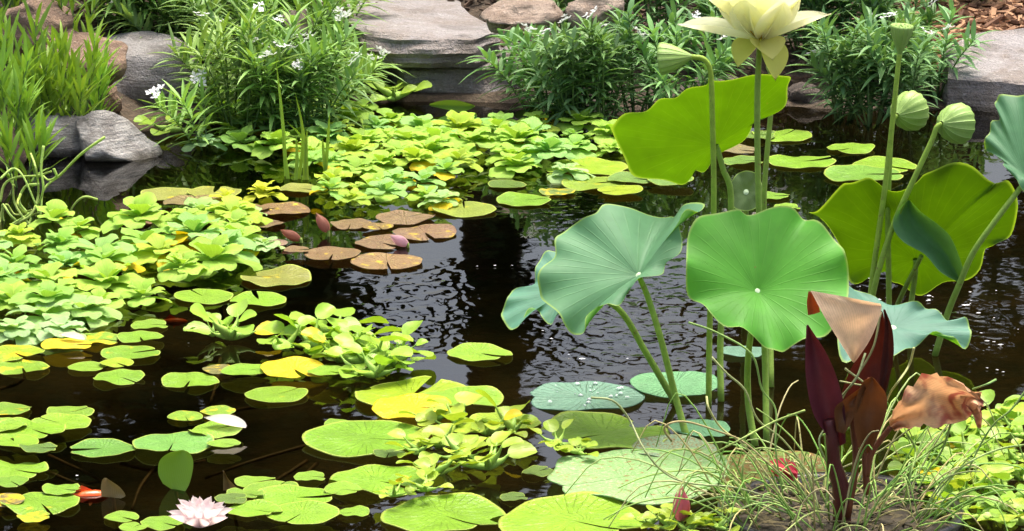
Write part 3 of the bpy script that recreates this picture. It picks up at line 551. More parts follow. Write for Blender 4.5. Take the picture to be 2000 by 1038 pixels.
mat_of([(-30, 470), (130, 455), (190, 468), (290, 448), (360, 440), (440, 432), (480, 445), (490, 500), (470, 525), (400, 545), (320, 572), (270, 600), (180, 612), (-30, 625)], .090, .068, 'near mat', 'water lettuce in the near mat', 4, [(30, 470, 'under the curly tendrils'), (180, 460, 'backed by open dark water'), (330, 440, 'beside the brown pad'), (480, 470, 'facing the bronze pads'), (450, 530, 'near the olive split pad'), (310, 580, 'beside the notched pad pair'), (180, 600, 'above the small green pads'), (30, 600, 'near the yellow dying pad'), (150, 530, 'amid its fellows')])
for k, (px, py, s_, lab, cc) in enumerate([(400, 288, .05, 'flat pale blue green lettuce at the end of the far mat', (.30, .50, .22)), (705, 222, .06, 'single upright lettuce by the dark inlet under flat stone', C_LET), (515, 388, .05, 'small yellow lettuce tuft on an olive pad', (.5, .56, .04)), (440, 398, .035, 'tiny yellow lettuce seedling on an olive pad', (.5, .56, .04)),
     (390, 425, .06, 'lettuce with spread leaves on brown olive pads', (.34, .55, .16)), (480, 428, .05, 'flat pale lettuce over bronze pads', (.36, .55, .2)), (515, 490, .045, 'small pale lettuce beside the pale brown pad', (.36, .55, .2)), (90, 628, .085, 'pale blue green lettuce fringing the near mat', (.34, .54, .2)), (30, 655, .06, 'pale lettuce above the yellow dying pad', (.34, .54, .2)), (120, 655, .06, 'flat pale lettuce beside the fallen pale petal', (.36, .55, .24)), (160, 618, .075, 'pale lettuce on the front rim of the near mat', (.36, .56, .16)),
     (1110, 345, .055, 'pale flat lettuce trailing off the far mat near the ripples', (.36, .56, .2)), (860, 400, .05, 'pale lettuce at the tip of the far mat by olive pad', (.36, .56, .18))]):
    rosette(P(px, py, .006), s_, lab, None, 900 + k, cc, .35 if 'flat' in lab or 'pale' in lab else 0, 0)
# ------------------------------------------------------------------ water hyacinth
def hya_leaf(seed, R=.019):
    r = random.Random(seed); n = 14; v = [(0, 0, 0)]; uv = [(.5, 0)]; f = []; ph = r.uniform(0, 6.28); el = r.uniform(.85, 1.06)
    for j, q in enumerate((.4, .75, 1.0)):
        for k in range(n):
            a = k / n * 6.283; x = R * q * math.cos(a) / el; y = R * el * (q * math.sin(a) + .9)
            v.append((x, y, R * (.30 * q * q * abs(math.cos(a)) ** 1.5 - .25 * (q * math.sin(a) + .9) ** 2 * .35 + .06 * q * math.sin(3 * a + ph)))); uv.append((.5 + .5 * q * math.cos(a), q))
    v[0] = (0, R * el * .9, -.03 * R)
    for k in range(n): f.append((0, 1 + k, 1 + (k + 1) % n))
    for j in range(2):
        for k in range(n): o = 1 + j * n; f.append((o + k, o + n + k, o + n + (k + 1) % n, o + (k + 1) % n))
    b = MB(); b.add(v, f, uv); return b.mesh('leaf', M_HYA)
HYA = [hya_leaf(s) for s in range(5)]
pb = MB(); pts = catmull([(0, 0, 0), (0, .012, .003), (0, .03, 0), (0, .045, .002)], 8); pb.tube(pts, [.002, .004, .006, .0065, .005, .0035, .0022, .0018, .0015], n=7); PET = pb.mesh('petiole', M_STEM)
def hyacinth(p, size, label, group, seed, c=(.30, .50, .05), n=8):
    r = random.Random(seed); t = thing('water_hyacinth', label, 'water plant', p, group)
    for k in range(n):
        a = k * 2.4 + r.uniform(-.4, .4); e = R_(r.uniform(10, 62)); s_ = size * r.uniform(.7, 1.25); l = r.uniform(.5, 1.3)
        yw = .6 if r.random() < .025 else 0
        ob('petiole', PET, t, (0, 0, .004), (e, 0, a), (s_, s_ * l, s_), jit((.26, .42, .07)))
        d = Vector((-math.sin(a) * math.cos(e), math.cos(a) * math.cos(e), math.sin(e))) * .044 * s_ * l
        ob('leaf', r.choice(HYA), t, d + Vector((0, 0, .004)), (e * r.uniform(.1, .95), r.uniform(-.4, .4), a + r.uniform(-.5, .5)), s_ * r.uniform(.9, 1.2), jit(c, .15, yw))
    return t
hc = [((450, 668), 1.15, 9), ((415, 662), .7, 4), ((560, 690), 1.1, 6), ((610, 682), 1.2, 9), ((650, 665), 1.2, 9), ((690, 690), 1.2, 9), ((660, 712), 1.1, 9), ((720, 718), 1.2, 9), ((770, 722), 1.0, 8), ((735, 742), .9, 8), ((700, 740), .8, 7), ((780, 700), .7, 5)]
for k, ((px, py), s_, n) in enumerate(hc):
    lab = ('glossy hyacinth standing alone in dark water left of big clump' if k == 0 else 'small hyacinth offshoot next to the lone glossy hyacinth' if k == 1 else ('large' if s_ > 1.1 else 'small') + ' round leaved hyacinth in the big clump, ' + near_text(P(px, py), [(560, 690, 'touching the lone glossy hyacinth'), (610, 690, 'above the bright yellow pad'), (650, 655, 'at its back edge'), (700, 690, 'at its middle'), (720, 745, 'above the very large pad'), (785, 710, 'beside the rippling water'), (650, 730, 'above the plain green pad')]))
    hyacinth(P(px, py, .002), s_, lab, 'hyacinths in the big clump' if k > 1 else None, 300 + k, n=n)
for k, (px, py, s_, n) in enumerate([(850, 830, .75, 8), (900, 850, .9, 9), (950, 855, .8, 8), (1000, 850, .8, 7), (860, 880, .8, 8), (820, 892, .7, 7), (905, 905, .9, 9), (955, 922, 1.0, 8), (850, 935, .8, 8), (830, 965, .7, 7), (1090, 880, .7, 7), (1130, 892, .6, 6), (770, 975, .5, 6)]):
    hyacinth(P(px, py, .012), s_, ('larger' if s_ > .78 else 'tiny') + ' yellow green hyacinth seedling ' + near_text(P(px, py), [(850, 830, 'on the golden yellow pad'), (920, 850, 'on the yellow green pad'), (1000, 850, 'beside the round dimpled pad'), (840, 885, 'beside the large oval pad'), (930, 910, 'over dark water between large pads'), (840, 950, 'on the pad with a seedling at its edge'), (1110, 885, 'between dimpled pad and crusty leaf'), (770, 980, 'over the rippled gap')]), 'small hyacinths between the large pads', 340 + k, (.36, .50, .05), n)
r = random.Random(21); MK_H = [(1860, 860, 'just behind the dried canna leaf tip'), (1990, 880, 'under the arching rush blades'), (1800, 920, 'between canna stalk and the patch'), (1830, 1010, 'against the rim of the black pot'), (1930, 940, 'amid its fellows'), (1960, 1030, 'farthest from the lotus stems')]
for k, (px, py) in enumerate([(1870, 870), (1910, 862), (1950, 870), (1990, 862), (1890, 900), (1935, 905), (1980, 905), (1850, 930), (1900, 940), (1950, 945), (1995, 945), (1840, 970), (1885, 980), (1930, 985), (1975, 985), (1870, 1012), (1915, 1020), (1960, 1022), (2000, 1030), (1800, 930), (1820, 895), (1780, 900), (1845, 1000), (1940, 835), (1985, 830), (2010, 990)]):
    s_ = r.uniform(.6, .95); hyacinth(P(px, py, .004), s_, ('large' if s_ > .83 else 'small' if s_ < .7 else 'middling') + ' bright green hyacinth beside the canna, ' + near_text(P(px, py), MK_H), 'hyacinths beside the canna', 370 + k * 7, (.27, .47, .05) if k % 3 else (.36, .50, .05), r.randint(7, 9))
for k, (px, py, s_, n) in enumerate([(1270, 1030, .6, 8), (1310, 1038, .6, 8), (1370, 1032, .6, 8), (1405, 1040, .6, 7), (1340, 1045, .6, 8)]):
    hyacinth(P(px, py, .01), s_, 'tiny yellow green hyacinth ' + near_text(P(px, py), [(1265, 1030, 'between the largest pad and the pink bud'), (1340, 1045, 'at the foot of the closed pink bud'), (1395, 1035, 'between pink bud and black pot')]), 'hyacinths around the pink bud', 400 + k, (.38, .52, .05), n)
for k, (px, py, s_, n, lab) in enumerate([(770, 200, 1.3, 9, 'bright hyacinth in the dark inlet under the flat grey stone'), (690, 190, 1.2, 6, 'hyacinth shaded by shrubs beside the dark inlet'), (330, 262, 1.1, 6, 'small hyacinth beside the pale wedge rock'), (430, 242, 1.3, 8, 'dark green hyacinth beside the grey boulder'), (490, 235, 1.4, 9, 'broad hyacinth below the flowering shrubs'), (560, 232, 1.3, 8, 'hyacinth at the foot of the upright green blades'), (650, 235, 1.3, 8, 'hyacinth between upright blades and the single lettuce'), (470, 270, 1.1, 8, 'yellow green hyacinth at the corner of the far mat')]):
    hyacinth(P(px, py, .004), s_, lab, None, 420 + k, (.2, .38, .045) if k in (3, 4, 1, 5) else (.32, .5, .05), n)
# ------------------------------------------------------------------ lotus
def stem_part(t, px_pts, B, r0=.006, r1=.0045, c=(.20, .32, .05), n=26, name='stem'):
    pts = catmull([Vector(q) for q in px_pts], n); b = MB(); rr = random.Random(len(t.name) + n)
    b.tube([q - B for q in pts], r0, r1, 8); return ob(name, b.mesh(name, M_STEM), t, color=jit(c, .08))
def lotus_leaf(name, label, ctr, Y, nrm, outl, stem, c, dip=.02, wav=.008, k=6, seed=1, group='lotus leaves standing above the water', yel=0.0, sm=4, curl=0.0, crease=()):
    r = random.Random(seed); C = PY(ctr[0], ctr[1], Y); nrm = Vector(nrm).normalized(); O = Vector((0, 0, CAM_H))
    pts = []
    for a in outl:
        d = ray(*a); pts.append(O + d * ((C - O).dot(nrm) / d.dot(nrm)))
    pts = catmull(pts + [pts[0]], len(pts) * sm)[:-1]; K = len(pts)
    sm_pts = list(pts)
    for _ in range(40): sm_pts = [(sm_pts[i - 1] + sm_pts[i] * 2 + sm_pts[(i + 1) % K]) / 4 for i in range(K)]
    B = Vector(stem[0]); t = thing(name, label, 'lotus leaf', B, group)
    rings = [.05, .15, .3, .45, .6, .75, .88, .96, 1.0]; b = MB(); v = [C - nrm * dip - B]; uv = [(.5, 0)]; f = []; ph = [r.uniform(0, 6.28) for _ in range(4)]
    for q in rings:
        for i, p in enumerate(pts):
            a = 2 * math.pi * i / K
            h = -dip * (1 - q) ** 2 + wav * (q ** 3 * math.sin(k * a + ph[0]) + 1.1 * q ** 6 * math.sin((k * 2 + 1) * a + ph[1])) + .0025 * q * noise.noise(Vector((math.cos(a) * q * 3, math.sin(a) * q * 3, seed))) + curl * q ** 3
            for fr_, wd_, dp_ in crease:
                da = (a / 6.2832 - fr_ + .5) % 1 - .5; h -= dp_ * q ** 1.2 * math.exp(-(da * 6.2832 / wd_) ** 2)
            v.append(C.lerp(sm_pts[i].lerp(p, q ** 5), q) + nrm * h - B); uv.append((i / K, q))
    for i in range(K): f.append((0, 1 + i, 1 + (i + 1) % K))
    for j in range(len(rings) - 1):
        o = 1 + j * K
        for i in range(K): f.append((o + i, o + K + i, o + K + (i + 1) % K, o + (i + 1) % K))
    # the outline may run either way round: keep the upper face on the normal's side
    e = (pts[K // 3] - C).cross(pts[2 * K // 3] - C)
    if e.dot(nrm) < 0: f = [q[::-1] for q in f]
    b.add(v, f, uv); me = b.mesh('blade', M_LOT); bo = ob('blade', me, t, color=jit(c, .03, yel))
    hb = MB(); q0 = C - nrm * (dip - .001) - B; e1 = nrm.orthogonal().normalized(); e2 = nrm.cross(e1)
    vv = [q0 + nrm * .003] + [q0 + (e1 * math.cos(i * .785) + e2 * math.sin(i * .785)) * .006 for i in range(8)]
    hb.add(vv, [(0, 1 + i, 1 + (i + 1) % 8) for i in range(8)]); ob('leaf_centre', hb.mesh('leaf_centre', M_STEM), bo, color=(.5, .65, .4, 0))
    st = [Vector(q) for q in stem] + [C - nrm * (dip + .004)]
    stem_part(t, st, B, .0060, .0046); return t
GL = (.10, .36, .04); BLU = (.115, .275, .145)
L3 = [(1340, 500), (1345, 455), (1365, 425), (1400, 408), (1440, 404), (1460, 412), (1500, 402), (1545, 408), (1570, 420), (1590, 428), (1615, 450), (1640, 480), (1650, 505), (1659, 530), (1657, 580), (1640, 620), (1612, 652), (1575, 662), (1545, 672), (1525, 682), (1500, 680), (1480, 660), (1450, 648), (1420, 640), (1390, 610), (1370, 585), (1345, 565), (1339, 530)]
lotus_leaf('lotus_leaf', 'large round green lotus leaf facing the open with pale centre dot', (1483, 552), 5.72, (.05, -.74, .67), L3, [P(1475, 872), PY(1461, 780, 5.84), PY(1462, 690, 5.82), PY(1475, 600, 5.78)], GL, .03, .007, 5, 3, crease=[(.18, .3, .02), (.62, .4, .012), (.9, .3, .012)])
L1 = [(1382, 146), (1395, 145), (1440, 142), (1478, 143), (1520, 146), (1544, 150), (1539, 173), (1537, 200), (1523, 216), (1504, 227), (1473, 235), (1465, 258), (1450, 281), (1411, 297), (1397, 300), (1389, 316), (1374, 335), (1358, 335), (1351, 347), (1331, 361), (1297, 354), (1239, 343), (1220, 308), (1197, 262), (1198, 244), (1220, 223), (1262, 220), (1289, 191), (1320, 189), (1343, 173), (1378, 162)]
lotus_leaf('lotus_leaf', 'sunlit yellow green lotus leaf seen from below behind the flower', (1396, 278), 6.15, (-.1, .86, .5), L1, [P(1408, 785), PY(1408, 640, 6.13), PY(1428, 400, 6.14), PY(1412, 330, 6.14), PY(1401, 292, 6.14)], (.13, .25, .02), .01, .002, 5, 4, crease=[(.03, .3, .02)])
L2 = [(1292, 362), (1253, 380), (1215, 386), (1178, 392), (1164, 421), (1135, 432), (1110, 437), (1092, 455), (1084, 473), (1084, 497), (1068, 519), (1053, 544), (1052, 562), (1057, 580), (1089, 608), (1100, 625), (1114, 633), (1137, 637), (1142, 612), (1160, 594), (1185, 593), (1207, 596), (1224, 565), (1240, 555), (1257, 544), (1289, 526), (1296, 501), (1324, 483), (1328, 455), (1324, 430), (1342, 414), (1364, 416), (1374, 392), (1335, 380), (1310, 368)]
lotus_leaf('lotus_leaf', 'blue green lotus leaf with rippled edge leaning over glittering water', (1242, 521), 5.86, (-.22, -.62, .75), L2, [P(1342, 858), PY(1318, 770, 5.88), PY(1290, 660, 5.87), PY(1265, 580, 5.88)], BLU, .025, .006, 5, 6, crease=[(.0, .38, .075), (.47, .35, .03), (.75, .4, .02)])
L2b = [(1100, 480), (1084, 487), (1060, 495), (1048, 530), (1040, 555), (1000, 565), (992, 590), (978, 612), (990, 635), (1012, 645), (1028, 608), (1050, 602), (1060, 625), (1080, 634), (1090, 608), (1130, 600), (1190, 585), (1190, 520), (1150, 480)]
lotus_leaf('lotus_leaf', 'half hidden pale blue green lotus leaf with scalloped hanging edge', (1120, 555), 5.98, (-.2, -.52, .82), L2b, [P(1322, 792), PY(1262, 690, 6.04), PY(1212, 608, 6.02), PY(1150, 570, 6.0)], (.11, .28, .20), .008, .004, 6, 7)
L4 = [(1580, 420), (1600, 400), (1640, 365), (1660, 355), (1690, 352), (1720, 362), (1750, 352), (1790, 345), (1810, 330), (1850, 325), (1900, 332), (1930, 345), (1942, 350), (1945, 338), (1965, 350), (1985, 385), (1987, 410), (1975, 460), (1945, 468), (1925, 490), (1915, 530), (1880, 550), (1840, 555), (1800, 567), (1770, 565), (1745, 555), (1730, 535), (1700, 545), (1670, 545), (1655, 540), (1650, 500), (1620, 450)]
lotus_leaf('lotus_leaf', 'broad olive green lotus leaf seen from below with radiating veins', (1788, 498), 6.55, (.03, .80, .58), L4, [P(1775, 645), PY(1780, 590, 6.6), PY(1787, 540, 6.58)], (.078, .150, .016), .012, .006, 6, 9, crease=[(.2, .25, .02), (.4, .3, .015)])
L6 = [(2010, 180), (1960, 185), (1945, 200), (1950, 225), (1935, 240), (1930, 270), (1922, 290), (1955, 310), (1965, 330), (1985, 350), (1998, 372), (2030, 370), (2080, 300), (2080, 220), (2050, 190)]
lotus_leaf('lotus_leaf', 'blue green lotus leaf on a long bent stalk above the broad olive leaf', (2000, 340), 6.35, (-.45, -.68, .6), L6, [P(1826, 695), PY(1850, 615, 6.38), PY(1872, 560, 6.36), PY(1900, 495, 6.35), PY(1945, 430, 6.35), PY(1988, 374, 6.36)], (.10, .26, .13), .015, .006, 5, 10)
L7 = [(1658, 553), (1700, 575), (1745, 590), (1790, 600), (1815, 600), (1840, 612), (1870, 625), (1890, 632), (1896, 650), (1893, 668), (1870, 671), (1850, 655), (1820, 655), (1790, 668), (1760, 690), (1720, 700), (1675, 700), (1640, 690), (1635, 620), (1650, 580)]
lotus_leaf('lotus_leaf', 'drooping powdery blue green lotus leaf behind the dark canna', (1745, 635), 5.70, (.12, -.42, .90), L7, [P(1700, 850), PY(1720, 760, 5.78), PY(1742, 690, 5.74)], (.12, .27, .21), .006, .006, 5, 12)
L9 = [(1425, 360), (1440, 340), (1462, 334), (1482, 345), (1490, 372), (1485, 400), (1462, 412), (1436, 408), (1424, 385)]
lotus_leaf('lotus_leaf', 'small upright grey green lotus leaf behind the flower stalk', (1458, 375), 6.5, (.2, -.9, .35), L9, [P(1456, 600), PY(1456, 500, 6.55), PY(1457, 420, 6.53)], (.10, .17, .06), .004, .002, 4, 13)
# strip leaves: rows of (left, middle, right) pixels plus depth of the fold
def strip(rows, Yb, B, fold=.012, n=18, mat=None, name='leaf', wr=0.0, seed=0, slope=0.0, rag=0.0):
    ls = catmull([Vector((q[0], q[1], 0)) for q in rows], n); ms = catmull([Vector((q[2], q[3], 0)) for q in rows], n); rs = catmull([Vector((q[4], q[5], 0)) for q in rows], n)
    v = []; uv = []; f = []
    for j, (l, m_, r_) in enumerate(zip(ls, ms, rs)):
        for i in range(9):
            t = i / 8; q = l.lerp(m_, t * 2) if t <= .5 else m_.lerp(r_, t * 2 - 1); e = abs(t - .5) * 2; q = q + Vector((noise.noise(Vector((j * .6, t * 5, seed + 2))), noise.noise(Vector((j * .6, t * 5, seed + 9))), 0)) * rag * e
            Yd = Yb + fold * (1 - e ** 1.5) + slope * j / n + wr * noise.noise(Vector((t * 3 + seed, j / n * 4, seed)))
            v.append(PY(q.x, q.y, Yd) - B); uv.append((t, j / n))
    for j in range(n):
        for i in range(8): o = j * 9 + i; f.append((o, o + 1, o + 10, o + 9))
    b = MB(); b.add(v, f, uv); return b.mesh(name, mat)
B = P(1740, 628); t = thing('lotus_leaf', 'young rolled blue green lotus leaf in front of broad olive leaf', 'lotus leaf', B, 'lotus leaves standing above the water')
rows = [(1772, 392, 1776, 390, 1780, 394), (1750, 415, 1775, 412, 1800, 415), (1745, 445, 1790, 440, 1830, 437), (1765, 473, 1815, 468, 1856, 462), (1806, 497, 1845, 495, 1873, 500), (1835, 530, 1862, 526, 1882, 530), (1868, 550, 1876, 550, 1882, 552)]
ob('blade', strip(rows[::-1], 6.38, B, .05, 24, M_LOT), t, color=(.12, .28, .15, 0))
stem_part(t, [B, PY(1762, 575, 6.5), PY(1800, 500, 6.43)], B, .005, .004)
def pod(label, px, py, Y, axis_, rad, ht, stem, seed, dome=.25, group='lotus seed pods', c=(.26, .42, .10)):
    B = Vector(stem[0]); t = thing('lotus_seed_pod', label, 'seed pod', B, group); ax = Vector(axis_).normalized(); C = PY(px, py, Y)   # C: neck where the stalk joins
    e1 = ax.orthogonal().normalized(); e2 = ax.cross(e1); n = 56; b = MB(); v = []; uv = []; f = []; r = random.Random(seed)
    prof = [(0, .14), (.06, .2), (.2, .42 + dome * .6), (.4, .66 + dome * .6), (.6, .84 + dome * .4), (.8, .95 + dome * .15), (.93, 1.0), (1.0, .97), (.99, .88), (.95, .45), (.95, .02)]
    for u, q in prof:
        for k in range(n):
            a = k / n * 6.283; rr = q * rad * (1 + .075 * abs(math.cos(7 * a + .3 * math.sin(3 * a))) - .04 + .02 * math.sin(3 * a + seed)) * (1 + .0 * math.cos(14 * a) * (1 if u < .9 else 0) * min(1, u * 3))
            v.append(C + ax * (u * ht) + (e1 * math.cos(a) + e2 * math.sin(a)) * rr - B); uv.append((k / n, u))
    for j in range(len(prof) - 1):
        for k in range(n): f.append((j * n + k, j * n + (k + 1) % n, (j + 1) * n + (k + 1) % n, (j + 1) * n + k))
    b.add(v, f, uv); po = ob('pod', b.mesh('pod', M_POD), t, color=jit(c, .06))
    for k in range(11):
        a = k * 2.4; q = rad * .8 * math.sqrt(k / 11); s_ = MB(); cc = C + ax * ht * .96 + (e1 * math.cos(a) + e2 * math.sin(a)) * q - B
        s_.add([cc + ax * .004] + [cc + (e1 * math.cos(i * 1.047) + e2 * math.sin(i * 1.047)) * rad * .09 for i in range(6)], [(0, 1 + i, 1 + (i + 1) % 6) for i in range(6)])
        ob('seed', s_.mesh('seed', M_POD), po, color=(.18, .3, .06, 0))
    stem_part(t, [Vector(q) for q in stem] + [C + ax * ht * .04], B, .0056, .0044, (.24, .38, .05), 34); return t
pod('cone shaped seed pod turned sideways on a hooked stalk', 1352, 111, 6.05, (-.93, .25, -.12), .027, .054, [P(1384, 795), PY(1386, 640, 6.07), PY(1394, 400, 6.06), PY(1391, 220, 6.05), PY(1388, 145, 6.05), PY(1376, 117, 6.05)], 1, -.1)
pod('upright funnel shaped seed pod on the tallest stalk', 1757, 108, 6.42, (.06, -.05, 1), .020, .054, [P(1692, 690), PY(1702, 560, 6.43), PY(1728, 370, 6.42), PY(1744, 230, 6.42), PY(1753, 140, 6.42)], 2, -.12)
pod('nodding ribbed seed pod half behind the tallest stalk', 1752, 226, 6.48, (.62, .72, .05), .036, .05, [P(1736, 660), PY(1736, 560, 6.49), PY(1734, 420, 6.48), PY(1739, 290, 6.48), PY(1743, 240, 6.48)], 3, .22)
pod('nodding ribbed seed pod on a leaning yellow green stalk', 1838, 242, 6.40, (.72, .64, -.12), .036, .052, [P(1690, 678), PY(1708, 560, 6.42), PY(1745, 440, 6.41), PY(1785, 350, 6.40), PY(1820, 275, 6.40), PY(1829, 250, 6.40)], 4, .22)
# petals
def petal_mesh(L, W, cup, curl, name='petal', tipn=1.0, seed=0, base=.25):
    nx, ny = 8, 12; v = []; uv = []; f = []
    for j in range(ny + 1):
        s_ = j / ny; wd = W * (base * (1 - s_) + math.sin(math.pi * s_ ** .85) ** .75 * (1 - base * (1 - s_))) if s_ < 1 else 0.0
        for i in range(nx + 1):
            t = i / nx * 2 - 1
            v.append((wd * t, L * s_ - .04 * L * t * t * s_, cup * L * (t * t) * (wd / W) ** 1 + curl * L * s_ ** 2 + .012 * L * math.sin(3 * t + seed) * s_)); uv.append((i / nx, s_))
    for j in range(ny):
        for i in range(nx): o = j * (nx + 1) + i; f.append((o, o + 1, o + nx + 2, o + nx + 1))
    b = MB(); b.add(v, f, uv); return b.mesh(name, M_PETAL)
B = P(1497, 862); Cf = PY(1484, 82, 5.9); t = thing('lotus_flower', 'open pale yellow lotus flower on a tall green stalk', 'flower', B)
stem_part(t, [B, PY(1494, 700, 5.9), PY(1482, 400, 5.9), PY(1479, 200, 5.9), Cf], B, .0056, .0048)
CRM, PYL = (.96, .97, .74), (.76, .76, .18)
for k, (az, el, L, W, cup, curl, cc, ln) in enumerate([
    (0, 20, .105, .036, .16, .04, CRM, .012), (182, 8, .118, .038, .16, .06, CRM, .012), (10, 40, .128, .040, .2, .10, CRM, 0), (168, 34, .138, .042, .2, .05, CRM, 0), (60, 58, .125, .046, .2, .1, CRM, 0), (100, 50, .12, .046, .2, .1, CRM, 0), (135, 60, .125, .046, .2, .1, CRM, 0),
    (235, 48, .115, .044, .2, .12, CRM, 0), (300, 50, .11, .044, .2, .12, CRM, 0), (345, 42, .12, .044, .2, .10, CRM, 0), (195, 40, .13, .046, .2, .08, CRM, 0), (270, 64, .11, .042, .22, .1, CRM, 0), (30, 72, .11, .04, .2, .1, CRM, 0), (150, 74, .11, .04, .2, .1, CRM, 0), (90, 72, .11, .04, .2, .1, CRM, 0),
    (222, -32, .058, .023, .25, -.15, PYL, .004), (318, -58, .066, .028, .22, -.12, PYL, .004), (292, -14, .046, .026, .25, -.3, (.84, .8, .3), .006)]):
    me = petal_mesh(L * 1.06, W * (1.5 if el > 40 else 1.2), cup, curl, seed=k); a = R_(az - 90); d = Vector((math.cos(R_(az)), math.sin(R_(az)), 0)) * ln
    ob('petal', me, t, Cf - B + d + Vector((0, 0, .004)), (R_(el), 0, a), 1, jit(cc, .03))
rb = MB(); rb.tube([Vector((0, 0, 0)), Vector((0, 0, .012)), Vector((0, 0, .03)), Vector((0, 0, .032))], [.006, .010, .016, .012], n=14); ob('receptacle', rb.mesh('receptacle', M_POD), t, Cf - B, color=(.5, .5, .05, 0))
sb = MB(); r = random.Random(2)
for k in range(60):
    a = k * 2.4; e = r.uniform(.5, 1.2); sb.tube([Vector((math.cos(a) * .009, math.sin(a) * .009, .006)), Vector((math.cos(a) * .03 * math.cos(e), math.sin(a) * .03 * math.cos(e), .006 + .03 * math.sin(e)))], .0008, .0013, 4)
ob('stamens', sb.mesh('stamens', M_PETAL), t, Cf - B, color=(.75, .5, .05, 0))
B = P(1506, 757); t = thing('lotus_bud', 'green lotus bud on a thin stalk hidden behind the flower', 'flower bud', B)
stem_part(t, [B, PY(1503, 560, 6.26), PY(1492, 400, 6.24), PY(1505, 225, 6.25), PY(1511, 150, 6.26)], B, .0055, .0042)
bb = MB(); Cb = PY(1511, 150, 6.26) - B; bb.tube([Cb + Vector((0, 0, z)) for z in (0, .006, .016, .028, .038, .045)], [.004, .010, .014, .012, .006, .001], n=12); ob('bud', bb.mesh('bud', M_POD), t, color=(.3, .42, .1, 0))
# water lilies
def lily(px, py, z, label, c, whorls, L, W, name='water_lily', cat='flower', stemmed=False, tilt=0.0):
    p = P(px, py, z); t = thing(name, label, cat, p); k = 0
    for n, el, s_, off in whorls:
        for i in range(n):
            a = i / n * 6.283 + off; me = petal_mesh(L, W, .22, .12, seed=k); k += 1
            ob('petal', me, t, (math.sin(a) * -.004, math.cos(a) * .004, .008), (R_(el) + rng.uniform(-.08, .08), 0, a), s_ * rng.uniform(.93, 1.05), jit(c, .03))
    sb = MB()
    for i in range(30):
        a = i * 2.4; sb.tube([Vector((math.cos(a) * .003, math.sin(a) * .003, .008)), Vector((math.cos(a) * .009, math.sin(a) * .009, .03))], .0009, .0012, 4)
    ob('stamens', sb.mesh('stamens', M_PETAL), t, color=(.8, .6, .08, 0)); return t
lily(392, 1040, .012, 'open white water lily with a pink blush among green pads', (.92, .80, .84), [(9, 20, 1.0, 0), (9, 40, .95, .35), (8, 58, .85, .1), (6, 74, .7, .4)], .054, .0105)
def bud(px, py, z, label, c, h, r_, lean=(0, 0), stem_px=None):
    p = P(px, py, 0) if stem_px is None else P(stem_px[0], stem_px[1], 0); C = P(px, py, z) if stem_px is None else PY(px, py, p.y); t = thing('water_lily_bud', label, 'flower bud', p)
    b = MB(); C2 = C - p; b.tube(catmull([Vector((0, 0, -.06)), C2 * .5 + Vector((.002, 0, 0)), C2], 6), .003, .003, 6); ob('stem', b.mesh('stem', M_STEM), t, color=(.22, .3, .06, 0))
    for k in range(6):
        a = k * 1.047; v = []; f = []; uv = []; n = 8; tall = h * (1 if k % 2 else .93); q0 = r_ * (1 if k % 2 else 1.08)
        for j in range(n + 1):
            s_ = j / n; rr = q0 * math.sin(math.pi * min(1, .12 + .88 * s_)) ** .8 * (1 - .25 * s_) + .0004; hw = .62 * (1 - s_ ** 3 * .8)
            for i in range(5): tt = (i / 4 * 2 - 1); v.append((rr * math.cos(a + tt * hw), rr * math.sin(a + tt * hw), s_ * tall)); uv.append((i / 4, s_))
        for j in range(n):
            for i in range(4): o = j * 5 + i; f.append((o, o + 1, o + 6, o + 5))
        m_ = MB(); m_.add(v, f, uv); ob('petal', m_.mesh('petal', M_PETAL), t, C2, (lean[0], lean[1], 0), 1, jit(c, .1))
    return t
bud(1330, 1016, .0, 'closed pointed pink water lily bud standing by the mottled leaf', (.62, .17, .22), .055, .014, (0, 0), (1331, 1050))
bud(640, 452, .0, 'brownish pink bud leaning beside the far lettuce mat', (.42, .18, .13), .045, .012, (-.3, -.6), (640, 462))
bud(585, 468, .0, 'dull red bud lying between bronze pads', (.34, .13, .09), .045, .010, (-.2, -1.15), (588, 474))
bud(795, 478, .004, 'pale pink closed bud lying on a bronze pad', (.60, .38, .44), .04, .011, (-.1, -1.1), (795, 484))
# fallen petals
for px, py, sz, rz, c, lab in [(440, 836, .075, 1.25, (.88, .80, .76), 'fallen white petal lying on green pads'), (140, 664, .05, 1.3, (.86, .78, .72), 'fallen pale petal on pad beside lettuce'), (1468, 388, .035, .3, (.88, .86, .85), 'small white petal behind the lotus flower stalk')]:
    p = P(px, py, .016);  o = ob('fallen_petal', petal_mesh(1, .24, .15, .1, 'fallen_petal'), None, p + Vector((sz * .45, 0, 0)), (.05, 0, rz), sz, c + (0,)); tag(o, lab, 'petal')
B = P(1525, 945, .03); B.z = .03; t = thing('wilted_bloom', 'wilted red pink bloom lying on mottled lotus pad', 'flower', B)
for k in range(7):
    ob('petal', petal_mesh(.05, .008, .3, .1, seed=k), t, (.024, 0, .004 + .002 * k), (rng.uniform(0, .4), rng.uniform(-.8, .8), 1.25 + rng.uniform(-.3, .3)), rng.uniform(.7, 1), jit((.55, .07, .12), .15))
